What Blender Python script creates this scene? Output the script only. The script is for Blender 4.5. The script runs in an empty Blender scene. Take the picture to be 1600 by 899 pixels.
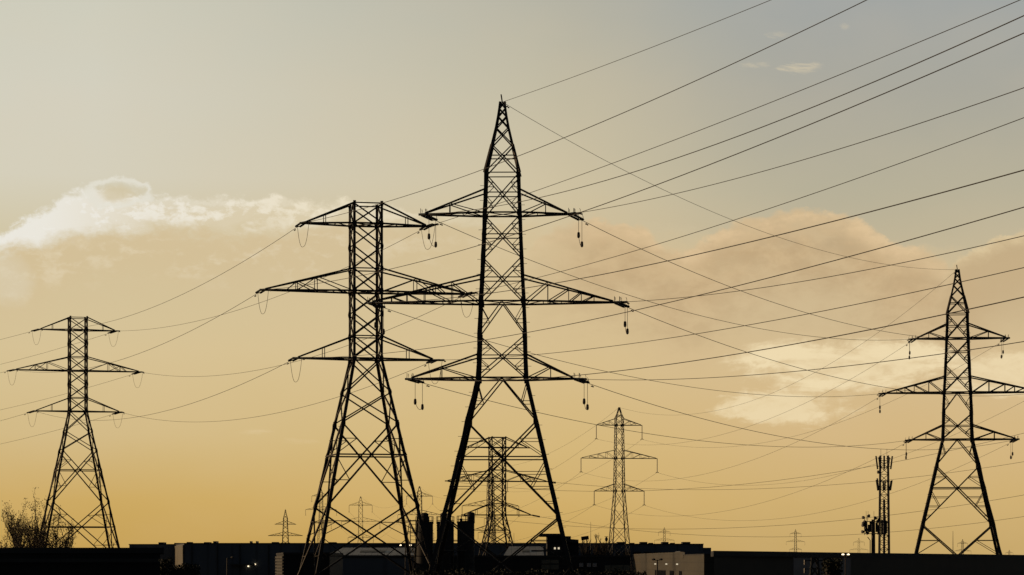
import bpy, math, random
from mathutils import Vector, Matrix
random.seed(7)
R = math.radians
scene = bpy.context.scene
col = scene.collection

# ------------------------------------------------------------------ camera
K = 36.0 / (1600 * 100.0)      # tangent per photo pixel (100 mm lens)
EYE = 6.5                      # camera height in metres
HZ = 878.0                     # photo row of the horizon
cam = bpy.data.cameras.new('camera'); cam_o = bpy.data.objects.new('camera', cam); col.objects.link(cam_o)
cam.lens = 100; cam.sensor_width = 36; cam.sensor_fit = 'HORIZONTAL'
cam.shift_y = (HZ - 449.5) / 1600
cam.clip_start = 0.5; cam.clip_end = 20000
cam_o.location = (0, 0, EYE); cam_o.rotation_euler = (R(90), 0, 0)
scene.camera = cam_o
vs = scene.view_settings
scene.display_settings.display_device = 'sRGB'
vs.view_transform = 'Standard'; vs.look = 'None'; vs.exposure = 0.0; vs.gamma = 1.0
vs.use_curve_mapping = False

def W(px, py, Y):
    """real place of a photo pixel at distance Y"""
    return Vector(((px - 800) * K * Y, Y, EYE + (HZ - py) * K * Y))
def lin(c):
    return tuple(((v / 255) / 12.92 if v <= 10 else ((v / 255 + 0.055) / 1.055) ** 2.4) for v in c) + (1.0,)

# ------------------------------------------------------------------ sky
SUN_AZ, SUN_EL = -74.0, 7.0     # degrees; azimuth from the view axis, negative = left
world = bpy.data.worlds.new('World'); scene.world = world; world.use_nodes = True
wt = world.node_tree; wt.nodes.clear()
class G:
    """tiny expression builder for shader nodes"""
    def __init__(s, t): s.t = t
    def n(s, k, **kw):
        nd = s.t.nodes.new(k)
        for a, b in kw.items(): setattr(nd, a, b)
        return nd
    def put(s, sock, v):
        if isinstance(v, bpy.types.NodeSocket): s.t.links.new(v, sock)
        else: sock.default_value = v
    def m(s, op, a, b=0.0, c=0.0, clamp=False):
        nd = s.n('ShaderNodeMath', operation=op, use_clamp=clamp)
        for i, v in enumerate((a, b, c)): s.put(nd.inputs[i], v)
        return nd.outputs[0]
    def add(s, a, b): return s.m('ADD', a, b)
    def sub(s, a, b): return s.m('SUBTRACT', a, b)
    def mul(s, a, b, clamp=False): return s.m('MULTIPLY', a, b, clamp=clamp)
    def sm(s, x, a, b, lo=0.0, hi=1.0, lin_=False):
        nd = s.n('ShaderNodeMapRange', interpolation_type='LINEAR' if lin_ else 'SMOOTHSTEP')
        s.put(nd.inputs['Value'], x); s.put(nd.inputs['From Min'], a); s.put(nd.inputs['From Max'], b)
        s.put(nd.inputs['To Min'], lo); s.put(nd.inputs['To Max'], hi)
        return nd.outputs[0]
    def mix(s, f, a, b, mode='MIX'):
        nd = s.n('ShaderNodeMix', data_type='RGBA', blend_type=mode)
        s.put(nd.inputs[0], f); s.put(nd.inputs[6], a); s.put(nd.inputs[7], b)
        return nd.outputs[2]
    def ramp(s, f, stops, interp='LINEAR'):
        nd = s.n('ShaderNodeValToRGB'); cr = nd.color_ramp; cr.interpolation = interp
        while len(cr.elements) > 1: cr.elements.remove(cr.elements[-1])
        cr.elements[0].position = stops[0][0]; cr.elements[0].color = stops[0][1]
        for p, c in stops[1:]:
            e = cr.elements.new(p); e.color = c
        s.put(nd.inputs[0], f); return nd.outputs[0]
    def vec(s, x, y, z=0.0):
        nd = s.n('ShaderNodeCombineXYZ')
        for i, v in enumerate((x, y, z)): s.put(nd.inputs[i], v)
        return nd.outputs[0]
    def noise(s, v, scale, detail=4.0, rough=0.5, dist=0.0):
        nd = s.n('ShaderNodeTexNoise'); s.put(nd.inputs['Vector'], v)
        nd.inputs['Scale'].default_value = scale; nd.inputs['Detail'].default_value = detail
        nd.inputs['Roughness'].default_value = rough; nd.inputs['Distortion'].default_value = dist
        return nd.outputs['Fac']
    def curve(s, x, pts):
        nd = s.n('ShaderNodeFloatCurve'); c = nd.mapping.curves[0]
        c.points[0].location = pts[0]; c.points[1].location = pts[-1]
        for p in pts[1:-1]: c.points.new(*p)
        nd.mapping.use_clip = False
        nd.mapping.update(); s.put(nd.inputs['Value'], x); return nd.outputs[0]

g = G(wt)
tc = g.n('ShaderNodeTexCoord'); sep = g.n('ShaderNodeSeparateXYZ'); wt.links.new(tc.outputs['Generated'], sep.inputs[0])
dx, dy, dz = sep.outputs
AZ = g.mul(g.m('ARCTAN2', dx, dy), 180 / math.pi)                 # compass angle in degrees
EL = g.mul(g.m('ARCSINE', dz), 180 / math.pi)                      # elevation in degrees
def az_of(px): return math.degrees(math.atan((px - 800) * K))
def el_of(px, py):
    a = (px - 800) * K; return math.degrees(math.atan((HZ - py) * K / math.hypot(1, a)))
def ER(py): return max(0.0, min(1.0, el_of(800, py) / 12.0))
E01 = g.m('MULTIPLY', EL, 1 / 12.0, clamp=True)
def vramp(rows):
    return g.ramp(E01, [(ER(y), lin(c)) for y, c in sorted(rows, key=lambda r: -r[0])])
left = vramp([(0, (205, 204, 188)), (150, (211, 207, 190)), (280, (213, 207, 187)), (400, (209, 196, 160)), (550, (215, 194, 149)),
              (680, (211, 186, 134)), (780, (205, 170, 100)), (855, (198, 160, 84))])
mid = vramp([(0, (180, 178, 163)), (150, (195, 187, 162)), (300, (208, 194, 161)), (400, (211, 190, 148)), (550, (215, 190, 142)),
             (700, (213, 183, 122)), (790, (208, 173, 104)), (855, (198, 161, 90))])
right = vramp([(0, (161, 165, 163)), (150, (170, 168, 156)), (300, (181, 175, 152)), (400, (196, 182, 150)), (550, (213, 187, 143)),
               (680, (212, 182, 130)), (780, (207, 175, 115)), (855, (199, 167, 106))])
sky = g.mix(g.sm(AZ, az_of(150), az_of(900), lin_=True), left, mid)
sky = g.mix(g.sm(AZ, az_of(800), az_of(1300)), sky, right)
P2 = g.vec(AZ, g.mul(EL, 1.7), 0.0)
big = g.noise(P2, 0.35, 3.0)
sky = g.mix(g.sm(big, 0.35, 0.7, 0.0, 0.06), sky, lin((225, 200, 165)))
fine = g.noise(P2, 1.1, 7.0, 0.62, 0.3)
fine2 = g.noise(g.vec(g.mul(AZ, 0.8), g.mul(EL, 1.5), 5.0), 2.3, 6.0, 0.6)
fine3 = g.noise(g.vec(AZ, g.mul(EL, 1.3), 9.0), 3.2, 8.0, 0.68, 0.5)
nz = g.sub(fine, 0.5)
A01 = g.sm(AZ, -11.0, 11.0, lin_=True)
def edge(pts):
    return g.mul(g.curve(A01, [((az_of(x) + 11) / 22, el_of(x, y) / 12) for x, y in pts]), 12.0)
D = 0.01289                                                       # degrees in one photo pixel
# long bright cloud bank at the left
e1 = g.add(edge([(0, 362), (60, 330), (140, 292), (230, 302), (400, 306), (600, 320), (800, 340), (1000, 352), (1600, 390)]), g.add(g.mul(nz, 50 * D), g.mul(g.sub(fine3, 0.5), 42 * D)))
d1 = g.sub(e1, EL)
lo1 = g.add(edge([(0, 396), (60, 384), (130, 366), (200, 354), (300, 362), (400, 364), (500, 350), (620, 346), (760, 352), (1600, 392)]), g.add(g.mul(nz, 70 * D), g.mul(g.sub(fine3, 0.5), 34 * D)))
core = g.m('MULTIPLY', g.sm(d1, -3 * D, 12 * D), g.sm(g.sub(EL, lo1), -16 * D, 20 * D))
mott = g.sm(g.add(fine2, g.mul(fine3, 0.6)), 0.66, 0.92, 0.0, 1.0)
mott = g.m('MAXIMUM', mott, g.sm(AZ, az_of(40), az_of(330), 0.95, 0.28))
mott = g.m('MAXIMUM', mott, g.sm(d1, 4 * D, 16 * D, 0.75, 0.0))
core = g.mul(core, mott)
core = g.mul(core, g.sm(AZ, az_of(480), az_of(880), 0.96, 0.10))
under = g.m('MULTIPLY', g.sm(g.sub(lo1, EL), -4 * D, 14 * D), g.sm(g.sub(lo1, EL), 20 * D, 150 * D, 1.0, 0.0))
body1 = g.m('MULTIPLY', g.sm(d1, 0.0, 30 * D), g.sm(d1, 70 * D, 300 * D, 1.0, 0.0))
sky = g.mix(g.mul(body1, g.sm(AZ, az_of(300), az_of(1100), 0.5, 0.25)), sky, lin((212, 192, 150)))
sky = g.mix(g.mul(under, g.sm(AZ, az_of(500), az_of(900), 0.5, 0.2)), sky, lin((212, 189, 149)))
mot2 = g.m('MULTIPLY', g.sm(g.add(fine2, g.mul(fine3, 0.5)), 0.72, 0.95), g.sm(g.sub(lo1, EL), 40 * D, 95 * D, 1.0, 0.0))
mot2 = g.mul(mot2, g.sm(g.sub(lo1, EL), 4 * D, 26 * D))
sky = g.mix(g.mul(mot2, g.sm(AZ, az_of(500), az_of(800), 0.5, 0.1)), sky, lin((228, 214, 184)))
sky = g.mix(core, sky, g.mix(g.sm(AZ, az_of(50), az_of(600)), lin((237, 234, 225)), lin((234, 222, 194))))
# loop of thin bright cloud above the bank
def blob(px, py, rx, ry, rot=0.0):
    """soft oval in the sky, sizes in photo pixels"""
    u = g.mul(g.sub(AZ, az_of(px)), 1 / (rx * D)); v = g.mul(g.sub(EL, el_of(px, py)), 1 / (ry * D))
    r2 = g.add(g.mul(u, u), g.mul(v, v)); return r2
r_ = g.m('SQRT', blob(182, 302, 46, 22)); r_ = g.add(r_, g.add(g.mul(nz, 1.6), g.mul(g.sub(fine3, 0.5), 0.7)))
ring = g.m('MULTIPLY', g.sm(r_, 0.62, 0.95), g.sm(r_, 0.98, 1.22, 1.0, 0.0))
sky = g.mix(g.mul(ring, 0.8), sky, lin((228, 224, 210)))
hole = g.sm(r_, 0.2, 0.8, 0.75, 0.0)
sky = g.mix(hole, sky, lin((210, 196, 163)))
low = g.sm(g.add(blob(15, 435, 40, 45), g.mul(nz, 2.0)), 0.0, 1.3, 0.45, 0.0)
sky = g.mix(low, sky, lin((220, 210, 185)))
# tan cloud mass at the right
e2 = g.add(edge([(0, 700), (760, 480), (860, 352), (930, 338), (1000, 352), (1060, 385), (1130, 352), (1200, 330), (1260, 324), (1320, 332), (1390, 372),
                 (1450, 392), (1500, 420), (1600, 500)]), g.add(g.mul(nz, 40 * D), g.mul(g.sub(fine3, 0.5), 30 * D)))
d2 = g.sub(e2, EL)
body2 = g.m('MULTIPLY', g.sm(d2, 0.0, 16 * D), g.sm(d2, 60 * D, 230 * D, 1.0, 0.0))
rim2 = g.m('MULTIPLY', g.sm(d2, 0.0, 10 * D), g.sm(d2, 12 * D, 48 * D, 1.0, 0.0))
xw = g.mul(g.sm(AZ, az_of(780), az_of(960)), g.sm(AZ, az_of(1430), az_of(1580), 1.0, 0.0))
sky = g.mix(g.mul(g.mul(body2, g.sm(fine2, 0.3, 0.7, 0.8, 1.0)), g.mul(xw, 0.92)), sky, g.mix(g.sm(g.add(fine, g.mul(fine3, 0.3)), 0.5, 0.8), lin((192, 164, 124)), lin((206, 178, 136))))
sky = g.mix(g.mul(g.mul(rim2, xw), g.sm(fine2, 0.35, 0.65, 0.25, 0.85)), sky, lin((224, 196, 154)))
e3 = g.add(edge([(0, 700), (1400, 640), (1470, 440), (1500, 396), (1540, 376), (1600, 356), (1700, 340)]), g.add(g.mul(nz, 40 * D), g.mul(g.sub(fine3, 0.5), 30 * D)))
d3 = g.sub(e3, EL)
xw3 = g.sm(AZ, az_of(1462), az_of(1500))
xw2 = g.sm(AZ, az_of(1440), az_of(1560), 1.0, 0.0)
body3 = g.m('MULTIPLY', g.sm(d3, 0.0, 14 * D), g.sm(d3, 70 * D, 190 * D, 1.0, 0.0))
sky = g.mix(g.mul(g.mul(body3, xw3), 0.8), sky, lin((196, 170, 130)))
rim3 = g.m('MULTIPLY', g.sm(d3, 0.0, 8 * D), g.sm(d3, 10 * D, 36 * D, 1.0, 0.0))
sky = g.mix(g.mul(g.mul(rim3, xw3), g.sm(fine2, 0.35, 0.65, 0.3, 0.8)), sky, lin((224, 202, 160)))
# pale streaks low on the right
st = g.noise(g.vec(g.mul(AZ, 0.45), g.mul(EL, 1.7), 2.0), 1.5, 7.0, 0.62, 0.6)
s1 = g.sm(g.add(blob(1330, 570, 190, 42), g.add(g.mul(g.sub(st, 0.5), 2.6), g.mul(g.sub(fine3, 0.5), 1.2))), 0.25, 1.15, 1.0, 0.0)
s2 = g.sm(g.add(blob(1570, 585, 120, 34), g.add(g.mul(g.sub(st, 0.5), 2.6), g.mul(g.sub(fine3, 0.5), 1.2))), 0.2, 1.15, 0.85, 0.0)
s3 = g.sm(g.add(blob(1230, 634, 105, 36), g.add(g.mul(g.sub(st, 0.5), 2.8), g.mul(g.sub(fine3, 0.5), 1.4))), 0.2, 1.1, 0.85, 0.0)
stm = g.m('MAXIMUM', g.m('MAXIMUM', s1, s2), s3)
sky = g.mix(g.mul(g.mul(stm, 0.98), g.sm(g.add(st, g.mul(fine3, 0.3)), 0.55, 0.85, 1.0, 0.5)), sky, lin((238, 218, 176)))
# small high wisps
wn = g.noise(g.vec(g.mul(AZ, 0.6), g.add(g.mul(EL, 2.4), g.mul(AZ, 0.35)), 3.0), 2.6, 8.0, 0.7, 0.8)
for (x, y, rx, ry, a) in ((1250, 106, 32, 9, .8), (1178, 102, 26, 5, .35), (1218, 53, 24, 6, .3), (1320, 41, 7, 6, .25), (400, 674, 22, 6, .35), (470, 690, 30, 5, .2)):
    b = g.sm(g.add(blob(x, y, rx, ry), g.mul(g.sub(0.5, wn), 7.0)), -0.9, 1.3, a, 0.0)
    sky = g.mix(b, sky, lin((214, 200, 170)) if y < 400 else lin((228, 206, 165)))
# the rest of the dome: physical evening sky, dim away from the sunset
nish = g.n('ShaderNodeTexSky', sky_type='NISHITA'); nish.sun_disc = False
nish.sun_elevation = R(SUN_EL); nish.sun_rotation = R(SUN_AZ); nish.dust_density = 2.5; nish.altitude = 0
dome = g.mix(1.0, nish.outputs[0], (0.020, 0.021, 0.024, 1), 'MULTIPLY')
infront = g.m('MULTIPLY', g.sm(g.m('ABSOLUTE', AZ), 14.0, 55.0, 1.0, 0.0), g.sm(EL, 12.5, 40.0, 1.0, 0.0))
final = g.mix(infront, dome, sky)
bg = g.n('ShaderNodeBackground'); wt.links.new(final, bg.inputs[0]); bg.inputs[1].default_value = 1.0
wo = g.n('ShaderNodeOutputWorld'); wt.links.new(bg.outputs[0], wo.inputs[0])

sl = bpy.data.lights.new('sun', 'SUN'); sl.energy = 2.0; sl.angle = R(0.5); sl.color = (1.0, 0.66, 0.36)
so = bpy.data.objects.new('sun', sl); col.objects.link(so)
sd = Vector((math.sin(R(SUN_AZ)) * math.cos(R(SUN_EL)), math.cos(R(SUN_AZ)) * math.cos(R(SUN_EL)), math.sin(R(SUN_EL))))
so.rotation_euler = sd.to_track_quat('Z', 'Y').to_euler(); so.location = (0, 0, 80)

# ------------------------------------------------------------------ materials
def mat(name, c1, c2=None, rough=0.7, metal=0.0, scale=1.0, bump=0.0, ribs=None):
    m = bpy.data.materials.new(name); m.use_nodes = True; t = m.node_tree; q = G(t)
    b = t.nodes['Principled BSDF']; b.inputs['Roughness'].default_value = rough; b.inputs['Metallic'].default_value = metal
    tcx = q.n('ShaderNodeTexCoord'); v = tcx.outputs['Object']
    f = q.noise(v, scale, 6.0, 0.6)
    c = q.mix(q.sm(f, 0.3, 0.7), c1 + (1,), (c2 or c1) + (1,))
    if ribs:
        ax, period, dark = ribs
        sp = q.n('ShaderNodeSeparateXYZ'); t.links.new(v, sp.inputs[0])
        if ax == 'xy': p = q.add(sp.outputs[0], sp.outputs[1])
        else: p = sp.outputs['xyz'.index(ax)]
        w = q.m('PINGPONG', p, period / 2); s_ = q.sm(w, 0.0, period * 0.09, 1.0, 0.0)
        c = q.mix(q.mul(s_, dark), c, (0.01, 0.01, 0.01, 1))
    q.put(b.inputs['Base Color'], c)
    if bump:
        bn = q.n('ShaderNodeBump'); bn.inputs['Strength'].default_value = bump; t.links.new(f, bn.inputs['Height']); t.links.new(bn.outputs[0], b.inputs['Normal'])
    return m
def emat(name, c, s):
    m = bpy.data.materials.new(name); m.use_nodes = True; t = m.node_tree; t.nodes.clear()
    e = t.nodes.new('ShaderNodeEmission'); e.inputs[0].default_value = c + (1,); e.inputs[1].default_value = s
    o = t.nodes.new('ShaderNodeOutputMaterial'); t.links.new(e.outputs[0], o.inputs[0]); return m
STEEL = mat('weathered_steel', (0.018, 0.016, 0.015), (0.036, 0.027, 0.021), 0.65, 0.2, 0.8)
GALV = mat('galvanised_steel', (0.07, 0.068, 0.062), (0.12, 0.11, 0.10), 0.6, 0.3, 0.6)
GLASSY = mat('dark_glass_insulator', (0.02, 0.025, 0.025), (0.04, 0.035, 0.03), 0.3, 0.0, 3.0)
CABLE = mat('aluminium_cable', (0.06, 0.055, 0.05), (0.08, 0.07, 0.06), 0.6, 0.3, 0.2)
IRON = mat('dark_iron', (0.03, 0.03, 0.032), (0.05, 0.048, 0.046), 0.6, 0.2, 1.0)
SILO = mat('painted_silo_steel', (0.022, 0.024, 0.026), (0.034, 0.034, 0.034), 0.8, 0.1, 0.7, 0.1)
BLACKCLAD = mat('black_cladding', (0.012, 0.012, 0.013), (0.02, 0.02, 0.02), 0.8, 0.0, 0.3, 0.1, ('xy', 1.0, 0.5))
BLUECLAD = mat('blue_grey_cladding', (0.085, 0.10, 0.125), (0.12, 0.135, 0.155), 0.6, 0.0, 0.06, 0.0, ('xy', 6.0, 0.35))
TANCLAD = mat('tan_cladding', (0.045, 0.041, 0.029), (0.072, 0.063, 0.044), 0.75, 0.0, 0.08, 0.1, ('z', 1.6, 0.45))
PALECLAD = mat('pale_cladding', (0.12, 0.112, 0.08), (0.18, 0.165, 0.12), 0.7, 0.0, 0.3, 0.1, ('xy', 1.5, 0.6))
GREYWALL = mat('grey_concrete', (0.30, 0.28, 0.27), (0.42, 0.39, 0.37), 0.85, 0.0, 0.25, 0.2)
ROOFM = mat('ribbed_roof_sheet', (0.26, 0.24, 0.20), (0.38, 0.35, 0.29), 0.6, 0.0, 0.3, 0.1, ('x', 0.9, 0.6))
DARKROOF = mat('dark_roof_felt', (0.03, 0.03, 0.032), (0.05, 0.05, 0.05), 0.9, 0.0, 0.3, 0.1)
LOUVRE = mat('louvre_metal', (0.05, 0.05, 0.045), (0.08, 0.075, 0.06), 0.8, 0.0, 1.0)
GLASS = mat('dark_window_glass', (0.02, 0.022, 0.025), (0.03, 0.03, 0.034), 0.15, 0.0, 0.5)
BARK = mat('dark_bark', (0.035, 0.028, 0.022), (0.06, 0.048, 0.036), 0.9, 0.0, 5.0, 0.4)
LEAF = mat('autumn_leaf', (0.07, 0.05, 0.02), (0.11, 0.07, 0.03), 0.7, 0.0, 2.0)
HEDGE = mat('hedge_leaf', (0.012, 0.016, 0.008), (0.02, 0.025, 0.012), 0.8, 0.0, 3.0)
GROUNDM = mat('dark_yard_ground', (0.035, 0.034, 0.032), (0.06, 0.056, 0.05), 0.95, 0.0, 0.05, 0.2)
LITWARM = emat('lit_lamp_warm', (1.0, 0.80, 0.5), 2.2)
LITWIN = emat('lit_window', (1.0, 0.85, 0.6), 0.7)

# ------------------------------------------------------------------ mesh helpers
class MB:
    def __init__(s): s.v = []; s.f = []
    def bar(s, p, q, w, h=None):
        p = Vector(p); q = Vector(q); d = q - p
        if d.length < 1e-6: return s
        d.normalize(); up = Vector((0, 0, 1)) if abs(d.z) < 0.95 else Vector((0, 1, 0))
        a = d.cross(up).normalized() * (w / 2); b = d.cross(a).normalized() * ((h or w) / 2)
        i = len(s.v)
        for o in (p, q):
            for sa, sb in ((-1, -1), (1, -1), (1, 1), (-1, 1)): s.v.append(o + a * sa + b * sb)
        s.f += [(i, i+1, i+2, i+3), (i+7, i+6, i+5, i+4)] + [(i+k, i+4+k, i+4+(k+1) % 4, i+(k+1) % 4) for k in range(4)]
        return s
    def angle(s, p, q, w, ox, oy):
        """L section leg: two plates meeting at the outer corner"""
        p = Vector(p); q = Vector(q); t = w * 0.16
        for base, (ax, ay) in (((0, 0), (ox, 0)), ((0, 0), (0, oy))):
            i = len(s.v)
            for o in (p, q):
                if ax:
                    pts = [(0, 0), (-ax * w, 0), (-ax * w, -oy * t), (0, -oy * t)]
                else:
                    pts = [(-ox * 0.0, -oy * (t + 0.003)), (-ox * t, -oy * (t + 0.003)), (-ox * t, -oy * w), (0, -oy * w)]
                for x, y in pts: s.v.append(o + Vector((x, y, 0)))
            s.f += [(i, i+1, i+2, i+3), (i+7, i+6, i+5, i+4)] + [(i+k, i+4+k, i+4+(k+1) % 4, i+(k+1) % 4) for k in range(4)]
        return s
    def box(s, x0, x1, y0, y1, z0, z1):
        i = len(s.v)
        for z in (z0, z1):
            for x, y in ((x0, y0), (x1, y0), (x1, y1), (x0, y1)): s.v.append(Vector((x, y, z)))
        s.f += [(i+3, i+2, i+1, i), (i+4, i+5, i+6, i+7)] + [(i+k, i+(k+1) % 4, i+4+(k+1) % 4, i+4+k) for k in range(4)]
        return s
    def prism(s, poly, z0, z1):
        n = len(poly); i = len(s.v)
        ar = sum(poly[k][0] * poly[(k+1) % n][1] - poly[(k+1) % n][0] * poly[k][1] for k in range(n))
        if ar < 0: poly = poly[::-1]
        for z in (z0, z1):
            for x, y in poly: s.v.append(Vector((x, y, z(x, y) if callable(z) else z)))
        s.f += [tuple(range(i+n-1, i-1, -1)), tuple(range(i+n, i+2*n))] + [(i+k, i+(k+1) % n, i+n+(k+1) % n, i+n+k) for k in range(n)]
        return s
    def tube(s, pts, rad, n=6, cap=True):
        pts = [Vector(p) for p in pts]; i0 = len(s.v); m = len(pts)
        for k, p in enumerate(pts):
            d = (pts[min(k+1, m-1)] - pts[max(k-1, 0)]).normalized()
            up = Vector((0, 0, 1)) if abs(d.z) < 0.95 else Vector((0, 1, 0))
            a = d.cross(up).normalized(); b = d.cross(a).normalized()
            r = rad[k] if isinstance(rad, (list, tuple)) else rad
            for j in range(n):
                t = 2 * math.pi * j / n; s.v.append(p + (a * math.cos(t) + b * math.sin(t)) * r)
        for k in range(m - 1):
            for j in range(n):
                a = i0 + k*n + j; b = i0 + k*n + (j+1) % n; s.f.append((a, b, b+n, a+n))
        if cap: s.f += [tuple(range(i0+n-1, i0-1, -1)), tuple(range(i0+(m-1)*n, i0+m*n))]
        return s
    def build(s, name, m, parent=None, loc=None):
        me = bpy.data.meshes.new(name); me.from_pydata([tuple(v) for v in s.v], [], s.f); me.update()
        me.materials.append(m); o = bpy.data.objects.new(name, me); col.objects.link(o)
        if parent: o.parent = parent
        if loc is not None: o.location = loc
        return o
def tag(o, label=None, cat=None, group=None, kind=None):
    if label: o['label'] = label
    if cat: o['category'] = cat
    if group: o['group'] = group
    if kind: o['kind'] = kind
    return o
def empty(name, loc, rz=0.0):
    o = bpy.data.objects.new(name, None); o.empty_display_size = 1; col.objects.link(o)
    o.location = loc; o.rotation_euler = (0, 0, rz); return o
def copy_tree(o, parent=None):
    c = o.copy(); col.objects.link(c); c.parent = parent
    for ch in list(o.children): copy_tree(ch, c)
    return c

# ------------------------------------------------------------------ ground
def gz(y):
    t = max(0.0, min(1.0, (y - 1200) / 1400)); return -14 * t * t * (3 - 2 * t)
gm = MB(); xs = [-3000, -1500, -800, -300, 0, 300, 800, 1500, 3000]; ys = [-600, 0, 300, 700, 1200, 1400, 1600, 1800, 2000, 2200, 2400, 2600, 4000, 5000]
for y in ys:
    for x in xs: gm.v.append(Vector((x, y, gz(y))))
nx = len(xs)
for j in range(len(ys) - 1):
    for i in range(nx - 1): gm.f.append((j*nx+i, j*nx+i+1, (j+1)*nx+i+1, (j+1)*nx+i))
tag(gm.build('ground', GROUNDM), kind='structure')

# ------------------------------------------------------------------ buildings (flat-roofed, footprint extruded)
def shed(name, label, cat, poly, z1, wall_m, roof_m=DARKROOF, zf=None):
    """poly: footprint; z1 height or function of x, y"""
    cx = sum(p[0] for p in poly) / len(poly); cy = sum(p[1] for p in poly) / len(poly)
    rt = empty(name, (cx, cy, 0)); tag(rt, label, cat)
    lp = [(x - cx, y - cy) for x, y in poly]
    f = (lambda x, y: z1(x + cx, y + cy)) if callable(z1) else (lambda x, y: z1)
    MB().prism(lp, 0.0, f).build('wall', wall_m, rt)
    ex = []
    for x, y in lp:
        r = math.hypot(x, y); ex.append((x * (1 + 0.18 / r), y * (1 + 0.18 / r)))
    MB().prism(ex, lambda x, y: f(x, y) + 0.003, lambda x, y: f(x, y) + 0.22).build('roof', roof_m, rt)
    return rt, cx, cy
def part(rt, name, m, mb):
    for i, v in enumerate(mb.v): mb.v[i] = v - rt.location
    return mb.build(name, m, rt)

# near black shed filling the lower left
def xy(px, Y): return ((px - 800) * K * Y, Y)
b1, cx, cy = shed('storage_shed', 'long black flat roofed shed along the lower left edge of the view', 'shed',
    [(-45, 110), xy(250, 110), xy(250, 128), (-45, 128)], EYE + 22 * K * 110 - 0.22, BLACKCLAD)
part(b1, 'gutter', IRON, MB().bar((-45, 109.7, 6.55), (xy(250, 110)[0], 109.7, 6.55), 0.14))
# near black shed at the right, its roofline running away to the right
xa, ya = xy(1116, 110); xb, yb = xy(1600, 176)
def onl(px):                      # point of that front wall seen at photo column px
    c = (px - 800) * K; t = (c * ya - xa) / ((xb - xa) - c * (yb - ya)); return (xa + (xb - xa) * t, ya + (yb - ya) * t)
dv = Vector((xb - xa, yb - ya)).normalized(); nv = Vector((-dv.y, dv.x)) * -1
nv = nv if nv.x > 0 else -nv
def off(p, d): return (p[0] + (-dv.y) * d, p[1] + dv.x * d)
def far_(p): return (p[0] * 1.09, p[1] * 1.09)
z6 = EYE + 17.2 * K * 110 - 0.22
end = (xa + dv.x * 120, ya + dv.y * 120)
b6, _, _ = shed('boundary_shed', 'long black shed on the right whose roofline falls gently to the right edge', 'shed',
    [onl(1116), onl(1240), far_(onl(1240)), far_(onl(1116))], z6, BLACKCLAD)
part(b6, 'wall', BLACKCLAD, MB().prism([onl(1329), end, far_(end), far_(onl(1329))], 0.0, z6 - 0.004))
part(b6, 'roof', DARKROOF, MB().prism([onl(1241), end, far_(end), far_(onl(1241))], z6 - 0.02, z6 + 0.217))
# grey wall seen through the opening of that shed
gw, _, _ = shed('concrete_building', 'pale grey walled building seen through the opening in the long black shed', 'building',
    [xy(1225, 300), xy(1345, 300), xy(1345, 330), xy(1225, 330)], EYE + 9.0 * K * 300, GREYWALL)
part(gw, 'window', GLASS, MB().box(*(xy(1300, 300)[0], xy(1312, 300)[0]), 299.9, 300.05, 4.6, 5.6))

# far blue-grey warehouse behind the pylons
s7 = K * 700
fz = EYE + 28 * s7
wpoly = [xy(202, 742), xy(275, 742), xy(287.5, 700), (xy(287.5, 700)[0] + 0.0, 700), xy(962, 700), (xy(962, 700)[0], 790), (xy(202, 742)[0], 790)]
wpoly = [wpoly[0], wpoly[1], wpoly[2], wpoly[4], wpoly[5], wpoly[6]]
b2, _, _ = shed('warehouse', 'very wide low blue grey warehouse behind the flat topped pylons', 'warehouse', wpoly, fz, BLUECLAD)
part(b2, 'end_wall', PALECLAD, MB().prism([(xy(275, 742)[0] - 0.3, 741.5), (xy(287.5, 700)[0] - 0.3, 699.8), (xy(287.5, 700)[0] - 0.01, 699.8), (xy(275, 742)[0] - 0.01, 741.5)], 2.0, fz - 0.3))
for px, w, h in ((253, 8, 3.0), (280, 13, 2.0), (296, 6, 2.2), (324, 8, 2), (335, 1.2, 3.5), (338.5, 1.2, 3.5), (392, 1.2, 3.5), (401.5, 1.2, 3.5), (430, 9, 2.2), (520, 10, 2), (760, 8, 2.2)):
    yu = 720 if px > 288 else 750; x = xy(px, yu)[0]; hw = w * K * yu / 2
    nm = 'vent_pipe' if w < 3 else 'roof_unit'
    part(b2, nm, DARKROOF if w > 3 else IRON, MB().box(x - hw, x + hw, yu - 2, yu + 4, fz + 0.225, fz + 0.225 + h * K * 720))
for px in (226.5, 230, 233.5, 244):
    x = xy(px, 742)[0]; part(b2, 'window', LITWIN, MB().box(x - 0.22, x + 0.22, 741.8, 742.05, fz - 1.9, fz - 1.45))
for px in (300, 340, 375, 420, 470):
    x = xy(px, 700)[0]; part(b2, 'downpipe', IRON, MB().box(x - 0.12, x + 0.12, 699.7, 699.95, 0, fz - 0.2))
xq = xy(380, 700)[0]
part(b2, 'loading_canopy', LOUVRE, MB().box(xq - 3, xq + 3, 697.5, 699.98, fz - 5.2, fz - 4.95))
for px, py in ((388, 885), (398.5, 882)):
    p = W(px, py, 699.7); part(b2, 'lamp', LITWARM, MB().box(p.x - 0.16, p.x + 0.16, 699.6, 699.95, p.z - 0.14, p.z + 0.14))

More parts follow.
